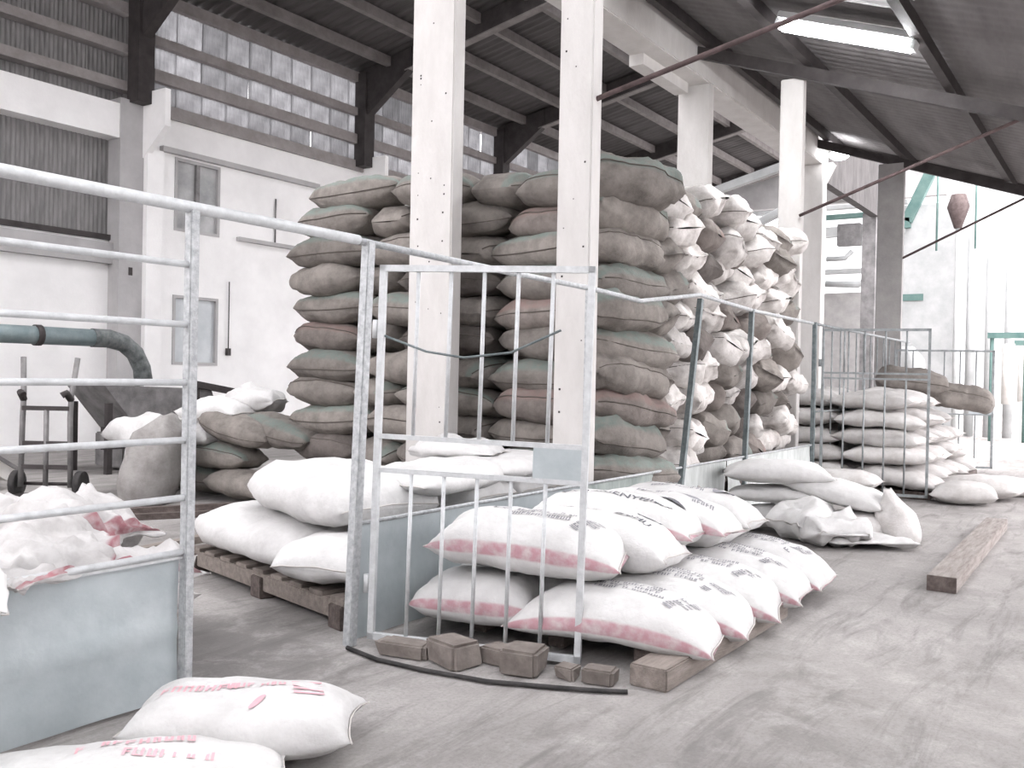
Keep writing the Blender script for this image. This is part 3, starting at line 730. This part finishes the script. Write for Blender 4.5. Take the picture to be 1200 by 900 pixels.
# heap of crumpled white sacks inside the near cage
hg = 'crumpled sacks heaped in the near cage'
def hput(seed, loc, rz, label, mat='poly', tx=0, ty=0, **k):
    kk = dict(a=.40, b=.28, h=.30, lump=.08, wr=.03, end_w=.9, ear=.12, crease=.12, nu=40, nv=36); kk.update(k)
    v, s = poly(seed, mat, **kk); return put(v, loc, rz, tx, ty, label, hg, 1, 'crumpled_sack')
hput(80, (2.35, 4.25, .34), .9, 'slumped white sack with a broad red panel in the near cage', 'poly_redpatch', tx=.5, ty=-.3, a=.5, h=.42)
hput(81, (1.95, 4.6, .50), 1.3, 'highest white sack at the back of the near cage', 'poly', ty=-.25, h=.36, a=.5)
hput(82, (2.75, 4.7, .50), .2, 'loose white sack near the cage\'s open end', 'poly_redpatch', tx=.3, h=.3, a=.46)
hput(83, (1.68, 3.70, .60), 1.3, 'white sack flopped over the top of the metal sheet', ty=-.3, a=.30, h=.24, b=.22, crease=.04)
hput(84, (2.02, 3.60, .61), .35, 'pink-tied sack mouth hanging at the sheet\'s top edge', 'poly_redpatch', a=.15, b=.10, h=.13, lump=.05, crease=.07)
hput(85, (2.6, 4.2, .35), -.5, 'flattened sack with red lining under the heap', 'poly_redpatch', h=.26, a=.5)
hput(86, (1.5, 4.8, .55), .2, 'pale sack peak behind the near heap', h=.45, a=.45, ty=.3)
hput(87, (2.1, 4.5, .05), 1.0, 'bottom sack under the near cage heap', 'poly_far', h=.42, a=.6, b=.42)
hput(88, (2.7, 4.55, .03), .2, 'grey sack on the floor under the near cage heap', 'poly_far', h=.42, a=.55, b=.42)
hput(89, (1.3, 4.7, .05), .2, 'dusty sack low at the near cage\'s closed end', 'poly_far', h=.5, a=.55, b=.42)
hput(90, (3.05, 5.0, .40), .9, 'white sack with folded open mouth behind the cage post', 'poly', h=.2, a=.3, b=.26, tx=-.3)
hput(91, (3.0, 4.85, .04), 1.2, 'dusty sack below the folded open sack by the cage post', 'poly_far', h=.4, a=.5, b=.38)

# foreground pair outside the near sheet
fa = [(smear(.30, 5, .06, 61), -.17, -.06, .1), (smear(.22, 4, .05, 62), .04, -.02, .2), (rects([(0, i * .03, .12, .014) for i in range(5)]), .20, -.06, .3), (oval(0, 0, .05, .015), .08, -.14, 1.2)]
v, s = poly(95, 'poly', a=.42, b=.26, h=.27, prints=fa, ink='ink_pink', ear=.06, lump=.03, blunt=4, crease=.01)
put(v, (2.52, 2.92, 0), math.radians(-57), 0, 0, 'white sack with faded red lettering on the floor by the near sheet, upper one', 'red-lettered sacks on the floor', 1, 'flour_sack')
v, s = poly(96, 'poly', a=.50, b=.30, h=.17, prints=[(smear(.4, 6, .06, 71), -.0, .10, .1), (smear(.3, 5, .06, 72), .12, 0, 0)], ink='ink_pink', ear=.1, lump=.04)
put(v, (1.96, 2.86, 0), math.radians(-45), 0, 0, 'flatter red-lettered white sack cut by the frame\'s bottom edge', 'red-lettered sacks on the floor', 1, 'flour_sack')

# ================================================================== FENCES AND GATES
FL = 3.57
def pipe(parent, name, a, b, r, mat, n=10): return MB().tube([a, b], r, n).build(name, mat, parent)
nf = tag(empty('cage_fence', (0.4, FL, 0)), 'silver railing with grey sheet along its foot, nearest the viewer', 'fence')
X = lambda s: s - .4
pipe(nf, 'top_rail', (X(-.5), 0, 2.24), (X(3.8), 0, 2.225), .027, M['rail'], 14)
for z_ in (1.96, 1.69, 1.43, 1.17, .91, .665): pipe(nf, 'rail', (X(-.5), 0, z_), (X(2.72), 0, z_ + .01), .0155, M['rail'])
for s_ in (2.72,): MB().box(X(s_) - .024, X(s_) + .024, -.024, .024, 0, 2.22).build('post', M['paint'], nf, bevel=.004)
MB().box(X(1.28) - .024, X(1.28) + .024, -.024, .024, 0, 2.22).build('post', M['paint'], nf, bevel=.004)
MB().box(X(-.5), X(1.26), .016, .022, .02, .655).build('sheet_panel', M['galv'], nf)
sp_ = MB(); vs = []; nx, nz = 24, 12
for i in range(nx + 1):
    for j in range(nz + 1):
        x = X(1.30) + 1.39 * i / nx; z = .02 + .625 * j / nz
        vs.append((x, .018 - .02 * math.exp(-((z - .33) / .03) ** 2) * .5 + noise.noise(Vector((x * 3, z * 4, 2))) * .012, z))
sp_.add(vs, [(i * (nz + 1) + j, (i + 1) * (nz + 1) + j, (i + 1) * (nz + 1) + j + 1, i * (nz + 1) + j + 1) for i in range(nx) for j in range(nz)], True)
sp_.build('sheet_panel', M['galv'], nf)
MB().box(X(1.28), X(2.72), -.004, .03, .645, .658).build('sheet_rim', M['rail'], nf)

mf = tag(empty('cage_fence', (3.80, FL, 0)), 'long fence with stained sheets along its foot, beside the tall stack', 'fence')
X = lambda s: s - 3.80
MB().bar((-.01, 0, 0), (.085, 0, 2.23), .058).build('hinge_post', M['paint'], mf, bevel=.005)
b = MB(); b.tube([(X(3.8), 0, 2.22), (X(5.2), 0, 2.20), (X(6.42), 0, 2.19), (X(7.3), 0, 2.16), (X(8.6), 0, 2.32), (X(10.1), 0, 2.27), (X(12.4), 0, 2.26)], .02, 10)
b.build('top_rail', M['paint'], mf)
for s0, s1 in ((8.12, 8.62), (9.9, 10.08), (12.5, 12.5)): MB().bar((X(s0), 0, 0), (X(s1), 0, 2.28), .05).build('post', M['post_green'], mf)
for s_ in (6.42, ): MB().bar((X(s_), .02, 0), (X(s_), .02, 2.19), .035).build('post', M['paint'], mf)
def sheet(parent, x0, x1, mat, seed, z1=.655):
    b = MB(); vs = []; nx = max(4, int((x1 - x0) / .12)); nz = 5
    for i in range(nx + 1):
        for j in range(nz + 1):
            x = x0 + (x1 - x0) * i / nx; z = .02 + (z1 - .02) * j / nz; vs.append((x, .02 + noise.noise(Vector((x * 2, z * 3, seed))) * .03, z))
    b.add(vs, [(i * (nz + 1) + j, (i + 1) * (nz + 1) + j, (i + 1) * (nz + 1) + j + 1, i * (nz + 1) + j + 1) for i in range(nx) for j in range(nz)], True)
    return b.build('sheet_panel', mat, parent)
sheet(mf, X(3.84), X(6.38), M['galv'], 1); sheet(mf, X(6.45), X(7.9), M['galv_green'], 2)
sheet(mf, X(7.92), X(9.45), M['galv_pale'], 3); sheet(mf, X(9.5), X(12.45), M['galv_pale'], 4)
pipe(mf, 'foot_rail', (X(3.84), 0, .665), (X(12.45), 0, .665), .012, M['paint'])

def gate(name, loc, rz, w, h, nb, mat, label, plate=True, z0=.05, zm=(.98, 1.165)):
    g = tag(empty(name, loc, rz), label, 'gate'); t = .034
    fr = MB().box(0, t, -t / 2, t / 2, z0, h).box(w - t, w, -t / 2, t / 2, z0, h).box(0, w, -t / 2, t / 2, z0, z0 + t).box(0, w, -t / 2, t / 2, h - t, h)
    fr.build('gate_frame', mat, g)
    for z_ in zm: MB().box(t, w - t, -.013, .013, z_ - .013, z_ + .013).build('cross_bar', mat, g)
    for k in range(nb):
        x = t + (w - 2 * t) * (k + 1) / (nb + 1)
        MB().tube([(x, 0, zm[-1]), (x, 0, h - t)], .0115, 8).build('upright_bar', mat, g)
        MB().tube([(x, 0, z0 + t), (x, 0, zm[0])], .0115, 8).build('upright_bar', mat, g)
    if plate: MB().box(w * .755, w - t, -.012, -.006, zm[0] + .01, zm[1] - .01).build('lock_plate', M['galv'], g)
    for z_ in (.35, 1.75): MB().tube([(-.02, 0, z_ - .05), (-.02, 0, z_ + .05)], .018, 8).build('hinge', mat, g)
    return g
ang = math.atan2(4.23 - 3.86, 2.40 - 3.53)   # direction (dx, dy): dx=4.23-3.86, dy=2.40-3.53
ga = gate('swing_gate', (3.86, 3.50, 0), math.atan2(2.40 - 3.50, 4.23 - 3.86), 1.19, 2.10, 5, M['rail'], 'silver barred gate swung open in front of the white sacks')
ga.rotation_euler[1] = .018
ga.location.z = -.01
tag(MB().tube([(3.88, 3.46, 1.71), (3.95, 3.20, 1.62), (4.02, 3.0, 1.59), (4.1, 2.75, 1.62), (4.19, 2.5, 1.74)], .007, 6).build('wire_tie', M['post_green']), 'slack wire tied across the open gate\'s bars', 'wire')
gate('swing_gate', (12.6, 3.50, 0), math.atan2(-1.30, .2), 1.32, 2.2, 4, M['gate_far'], 'dark grey barred gate before the far sack pile', plate=False, zm=(1.55, 1.62))
gate('swing_gate', (17.6, 3.6, 0), math.atan2(-1.45, .5), 1.6, 2.1, 5, M['gate_far'], 'thin barred gate behind the far sack pile', plate=True, zm=(.98, 1.2))
pf = tag(empty('far_fence', (12.6, FL, 0)), 'thin grey fence running on past the far gate', 'fence')
pipe(pf, 'top_rail', (0, 0, 2.26), (6, 0, 2.26), .018, M['gate_far'])
for k in range(0, 13): pipe(pf, 'upright_bar', (.3 + k * .45, 0, 0), (.3 + k * .45, 0, 2.26), .011, M['gate_far'], 6)
pipe(pf, 'mid_rail', (0, 0, 1.1), (6, 0, 1.1), .012, M['gate_far'])

# ================================================================== BEYOND: piles to the right
wg = 'white sacks in the small floor heap'
def wput(seed, loc, rz, label, tx=0, ty=0, mat='poly', group=wg, name='flour_sack', **k):
    v, s = poly(seed, mat, **k); return put(v, loc, rz, tx, ty, label, group, 1, name)
wput(101, (9.28, 3.03, .02), -HP + .35, 'lowest sack of the small floor heap, shadowed underneath', h=.26, a=.42, bend=.06)
wput(102, (9.35, 3.05, .27), -HP + .25, 'middle sack of the small floor heap', h=.20, a=.42)
wput(103, (9.35, 3.02, .47), -HP + .35, 'topmost sack of the small floor heap', h=.26, a=.5, bend=.03)
wput(104, (9.45, 2.45, .30), -HP - .1, 'sack slanting from the small heap down to the aisle', h=.26, a=.48, ty=.18)
wput(105, (9.0, 2.62, 0), -.4, 'crumpled sack standing against the small floor heap', h=.34, a=.32, b=.26, lump=.13, wr=.04)
wput(106, (8.85, 2.30, 0), .5, 'empty sack folded open on the floor before the small heap', h=.30, a=.30, b=.26, lump=.15, wr=.05)
wput(107, (8.92, 2.02, 0), -1.1, 'flat empty sack spread on the floor before the small heap', h=.09, a=.38, b=.2, lump=.08, wr=.03)
wput(108, (9.35, 2.2, 0), -.9, 'sack bulk under the slanting sack of the small heap', h=.3, a=.35, mat='poly_far')
# standing sack
def standing(name, loc, h, w, d, seed, mat, label, lean=(0, 0), top=.3, cat='sack', rz=0, neck=.8):
    b = MB(); n = 22; m = 16; vs = []
    for i in range(m + 1):
        t = i / m
        if t < neck: r = (.78 + .22 * math.sin(min(1, t * 3) * HP)) * (1 - .18 * (t / neck) ** 2)
        else: r = .80 * (1 - (t - neck) / (1 - neck) * (1 - top))
        for j in range(n):
            a = 2 * math.pi * j / n
            wv = 1 + .05 * math.sin(5 * a + seed) * t + .12 * noise.noise(Vector((math.cos(a) * 1.6, math.sin(a) * 1.6, t * 3 + seed)))
            sq = 1 / max(abs(math.cos(a)) ** 3 + abs(math.sin(a)) ** 3, .1) ** (1 / 3)
            flat_ = 1 - .6 * max(0, (t - neck) / (1 - neck))
            vs.append((w / 2 * r * sq * math.cos(a) * wv + lean[0] * t * t, d / 2 * r * sq * math.sin(a) * wv * flat_ + lean[1] * t * t, h * t + (.03 * noise.noise(Vector((a, 3, seed))) if t > .9 else 0)))
    fs = [(i * n + j, i * n + (j + 1) % n, (i + 1) * n + (j + 1) % n, (i + 1) * n + j) for i in range(m) for j in range(n)]
    fs.append(tuple(range(n))[::-1]); fs.append(tuple(m * n + j for j in range(n)))
    b.add(vs, fs, True); o = b.build(name, mat, loc=loc, rot=(0, 0, rz)); tag(o, label, cat); return o
standing('sack', (9.35, 1.84, 0), .50, .46, .40, 3, M['poly_far'], 'grey sack standing upright at the aisle end of the small heap', lean=(0, .12), top=.4, neck=.6)

# far pile behind the far gate
pg = 'sacks in the far pile'
FPV = []
for i in range(6):
    v, s = poly(120 + i, 'poly_far', a=.55, b=.33, h=.28, bend=.01 * (i - 2), lump=.04); FPV.append(('dusty white', v[1], v[2]))
rp = random.Random(21)
for k in range(5):
    z = .12 + k * .25; c = 0
    s_ = 13.25 + .12 * k
    smax = (17.0, 16.8, 16.2, 15.8, 15.0)[k]
    while s_ < smax:
        y_ = 2.72 + .08 * k + rp.uniform(-.06, .06)
        put(rp.choice(FPV), (s_, y_, z + rp.uniform(-.02, .02)), -HP + rp.uniform(-.12, .12), rp.uniform(-.06, .06), rp.uniform(-.05, .08),
            f"dusty white sack in the far pile's aisle side, {['lowest','second','third','fourth','top'][k]} layer, {NTH[c]} from its gate end", pg, 1, 'flour_sack')
        if c < 3 or k > 2: put(rp.choice(FPV), (s_ + .1, y_ + 1.08, z + rp.uniform(-.02, .02)), -HP + rp.uniform(-.12, .12), rp.uniform(-.06, .06), 0,
            f"dusty white sack in the far pile's stack side, {['lowest','second','third','fourth','top'][k]} layer, {NTH[c]} from its gate end", pg, 1, 'flour_sack')
        c += 1; s_ += .60
tag(MB().box(13.0, 17.2, 2.2, 4.3, .0, .1).build('pallet', M['wood_dark'], bevel=.01), 'dark low platform under the far sack pile', 'pallet')
put(JE[1], (15.7, 3.0, 1.30), -HP + .3, .1, .12, 'big grey sack crowning the far pile', pg, 1.05)
put(JE[5], (15.9, 2.35, 1.10), -HP + .1, .0, .15, 'grey sack on the far pile\'s back end', pg, 1.0)
og = 'sacks on the floor beside the far pile'
wput(140, (12.95, 1.80, 0), -HP + .15, 'grey sack on the floor in front of the far pile', mat='poly_far', group=og, h=.32, a=.36, b=.3)
wput(141, (13.75, 1.72, 0), -HP - .2, 'grey sack on the floor behind the one before the far pile', mat='poly_far', group=og, h=.34, a=.5, b=.34)
wput(142, (14.4, 1.50, 0), -HP + .5, 'grey sack lying farthest along the far pile\'s floor row', mat='poly_far', group=og, h=.30, a=.4)
wput(143, (12.35, 3.15, .12), -HP, 'pale sack between the small heap and the far gate', mat='poly_far', group=og, h=.3, a=.45)
# timber on the floor
tb = tag(empty('timber_beam', (9.15, 1.18, 0), math.radians(.8)), 'long squared timber lying alone on the aisle floor', 'timber')
MB().box(-1.80, 1.80, -.10, .10, 0, .115).build('timber_body', M['timber_top'], tb, bevel=.006)
MB().box(-1.803, -1.79, -.098, .098, .002, .113).build('cut_end', M['wood_dark'], tb)

# ================================================================== LEFT BACKGROUND
standing('sack', (6.45, 9.15, 0), .98, .78, .62, 9, M['grey_sack'], 'full grey sack standing upright with slumped mouth beside the low run', lean=(.1, -.18), top=.55, rz=.6, neck=.82)
bgp = 'white bundles behind the standing sack'
wput(150, (6.95, 9.85, .45), -HP + .3, 'round white sack bundle behind the standing sack', group=bgp, h=.5, a=.42, b=.36, lump=.1, name='sack_bundle')
wput(151, (7.4, 9.1, .78), -HP, 'bright white sack draped over the low run', group=bgp, h=.36, a=.5, b=.34, lump=.1, name='sack_bundle')
wput(152, (7.35, 9.5, .5), -HP, 'white sack bundle beneath the draped bright one', group=bgp, h=.4, a=.6, b=.4, lump=.1, name='sack_bundle')
wput(153, (7.6, 8.75, .98), -HP + .4, 'white plastic bundle tied on top of the low run', group=bgp, h=.28, a=.3, b=.22, lump=.12, wr=.05, name='sack_bundle')
standing('sack', (7.2, 10.1, 0), .9, .7, .6, 13, M['poly'], 'white sack standing behind the grey upright sack', lean=(0, .05), top=.6)
# sack truck
st = tag(empty('sack_truck', (5.95, 10.35, 0), math.radians(-56)), 'dark two-wheeled sack truck standing before the machinery', 'hand truck')
for x in (-.27, .27):
    MB().tube([(x * 1.05, 0, .12), (x, 0, .9), (x, .02, 1.15), (x * 1.15, .08, 1.6)], .032, 8).build('side_rail', M['machine'], st)
    w = MB(); w.tube([(x * 1.35 - .035, .08, .15), (x * 1.35 + .035, .08, .15)], .15, 18); w.build('wheel', M['rubber'], st)
    MB().tube([(x, .02, 1.12), (x * .95, -.08, 1.2), (x * .8, -.1, 1.17)], .04, 8).build('handle_bracket', M['steel_dark'], st)
for z_ in (.35, .62, 1.02): MB().bar((-.27, 0, z_), (.27, 0, z_), .05, .05).build('cross_bar', M['steel_dark'], st)
MB().tube([(0, 0, .1), (0, 0, 1.0)], .03, 8).build('middle_bar', M['machine'], st)
MB().box(-.3, .3, -.25, .02, .03, .05).build('toe_plate', M['steel_dark'], st)
pipe(st, 'axle', (-.37, .08, .15), (.37, .08, .15), .02, M['steel_dark'])
# pipe and machinery
gp = tag(empty('duct_pipe', (8.6, 12.5, 0)), 'large green pipe bending down behind the sack truck', 'pipe')
MB().tube([(-3.6, 0, 1.92), (-.75, 0, 1.92)], .125, 18).build('straight_pipe', M['pipe_green'], gp)
MB().tube([(-.76, 0, 1.92), (-.5, 0, 1.92), (-.25, 0, 1.86), (-.06, 0, 1.72), (.06, 0, 1.5), (.1, 0, 1.25)], [.135, .135, .13, .13, .13, .135], 18).build('elbow', M['pipe_dark'], gp)
MB().tube([(-1.6, 0, 1.92), (-1.52, 0, 1.92)], .145, 18).build('pipe_clamp', M['steel_dark'], gp)
hm = tag(empty('hopper_machine', (8.6, 12.4, 0)), 'grey sloping hopper on dark frame under the green pipe', 'machine')
MB().prism([(-.9, 1.25), (.9, 1.2), (1.0, .95), (.35, .6), (-.35, .6)], 'y', -.45, .5).build('hopper', M['machine'], hm)
for x, y in ((-.8, -.4), (.8, -.4), (-.8, .45), (.8, .45)): MB().bar((x, y, 0), (x, y, 1.0), .08).build('leg', M['steel_dark'], hm)
for z_ in (.35, .6): MB().box(-.9, .9, -.45, -.37, z_, z_ + .07).build('cross_beam', M['steel_dark'], hm)
MB().box(-.5, .5, -.3, .4, .05, .55).build('drive_box', M['machine'], hm, bevel=.02)
MB().bar((.55, -.45, 1.28), (1.9, -.6, 1.05), .12, .1).build('feed_arm', M['steel_dark'], hm)
MB().bar((.6, -.45, .6), (.6, -.45, 1.3), .1, .1).build('arm_post', M['steel_dark'], hm)
ch = tag(empty('loading_chute', (5.7, 11.6, 0)), 'cream chute sloping down at the edge of the machinery', 'machine')
MB().prism([(-1.0, 1.15), (-.9, 1.2), (.45, .25), (.35, .1), (-1.0, .9)], 'y', -.3, .3).build('chute_body', M['cream'], ch)
MB().bar((-1.0, -.32, 1.2), (.45, -.32, .24), .04, .04).build('chute_rim', M['machine'], ch)
for x in (-.8, .0): MB().bar((x, .2, 0), (x, .2, .6), .06).build('leg', M['steel_dark'], ch)
tag(standing('drum', (5.4, 14.3, 0), 1.3, .7, .7, 5, M['white_paint'], 'white upright drum near the hall wall', top=.9, cat='drum'))
for i, (x0, y0, x1, y1) in enumerate(((4.9, 8.6, 7.2, 7.35), (5.2, 8.9, 7.1, 8.0), (4.3, 6.6, 6.3, 6.9))):
    tag(MB().bar((x0, y0, .03), (x1, y1, .03), .09, .06).build('floor_plank', M['wood'] if i == 2 else M['wood_dark']), ['dark plank on the floor along the tall stack\'s foot', 'dark plank on the floor under the low run', 'pale plank on the floor beyond the inner pallet'][i], 'plank')

# ================================================================== OUTDOORS BEYOND THE ROOF END
tag(MB().box(54, 55, -14, 16, 0, 15).build('plant_facade', M['white_paint']), 'pale factory front far across the yard', 'building')
pb = tag(empty('plant_block', (27, 6.2, 0)), 'grey rendered block between the far columns', 'building')
bb = MB(); bb.box(0, .4, -.3, 2.3, 0, 4.0); bb.box(0, .4, -.3, 2.3, 6.6, 11.5); bb.box(0, .4, -.3, -.05, 4.0, 6.6); bb.box(0, .4, 1.6, 2.3, 4, 6.6); bb.build('wall', M['column_grey'], pb)
MB().tube([(-.15, 1.2, 4.25), (-.15, .3, 4.2), (-.15, .05, 4.35), (-.15, -.05, 4.8), (-.15, -.05, 6.0)], .09, 8).build('white_pipe', M['white_paint'], pb)
MB().tube([(-.1, 1.2, 4.95), (-.1, .7, 4.95), (-.1, .5, 5.15)], .07, 8).build('white_pipe', M['white_paint'], pb)
MB().bar((-.2, 1.4, 6.1), (-.2, -.4, 6.1), .12, .14).build('green_beam', M['plant_green'], pb)
MB().box(-.2, .1, .3, .9, 5.3, 5.9).build('fan_box', M['machine'], pb)
tw = tag(empty('silo_tower', (31, 5.35, 0)), 'tall cream tower past the grey columns', 'tower')
MB().box(-.7, .7, -.85, .85, 0, 6.9).build('shaft', M['white_paint'], tw, bevel=.03)
MB().box(-.75, -.7, .1, .7, 4.0, 4.2).build('vent', M['plant_green'], tw)
MB().bar((-.8, .6, 6.4), (-.8, -.4, 8.6), .22, .3).build('green_duct', M['plant_green'], tw)
MB().bar((-.8, 1.1, 6.3), (-.8, .5, 6.35), .22, .3).build('green_duct', M['plant_green'], tw)
for y_, w_ in ((-1.1, 'nearest the cream tower'), (-1.6, 'in the middle of the three'), (-2.1, 'farthest from the cream tower')): tag(MB().tube([(30, 5.2 + y_, 0), (30, 5.2 + y_, 6.0 + y_ * .2)], .13, 10).build('standpipe', M['white_paint']), 'white vertical yard pipe ' + w_, 'pipe', 'standpipes beside the cream tower')
hq = tag(empty('feed_hopper', (29.0, 4.35, 6.3)), 'brown hopper hung between thin posts beside the cream tower', 'hopper')
MB().tube([(0, 0, .55), (0, 0, .2), (0, 0, -.4)], [.2, .3, .1], 12).build('bowl', M['plant_brown'], hq)
for y_ in (-.45, .55): MB().tube([(0, y_, -1.0), (0, y_, 1.6)], .03, 6).build('hanger', M['plant_green'], hq)
MB().tube([(0, .0, -.4), (0, .0, -6.3)], .06, 8).build('drop_pipe', M['white_paint'], hq)
for i, (s_, y_) in enumerate(((28, 2.9), (33, 3.0))):
    vb = tag(empty('valve_station', (s_, y_, 0)), ['green-capped pipe stand in the bright yard, nearer one', 'green-capped pipe stand in the bright yard, farther one'][i], 'pipework')
    MB().box(-.1, .1, -.5, .5, 2.75, 2.9).build('cap', M['plant_green'], vb)
    for y2 in (-.4, .4): MB().tube([(0, y2, 0), (0, y2, 2.75)], .05, 8).build('leg', M['plant_green'], vb)
    MB().tube([(0, 0, 1.0), (0, 0, 2.6)], .16, 10).build('vessel', M['cream'], vb)
tag(standing('sack', (22.0, 4.25, 0), 2.3, .9, .8, 15, M['white_paint'], 'tall white bulk bag between the grey columns', top=.8, neck=.9))
tr = tag(empty('conveyor', (30, 12, 6.2)), 'white sloping conveyor under the far hall end', 'conveyor')
MB().bar((-6, -1, 0), (-6, -4.5, .9), .2, .2).build('conveyor_body', M['white_paint'], tr)
for y_ in (-1.2, -4.3): MB().bar((-6, y_, -6.2), (-6, y_, 0), .14).build('support_leg', M['white_paint'], tr)
MB().tube([(-6, -4.5, -.2), (-6, -2, -1.3), (-6, -1.5, -1.3)], .12, 10).build('spout', M['white_paint'], tr)
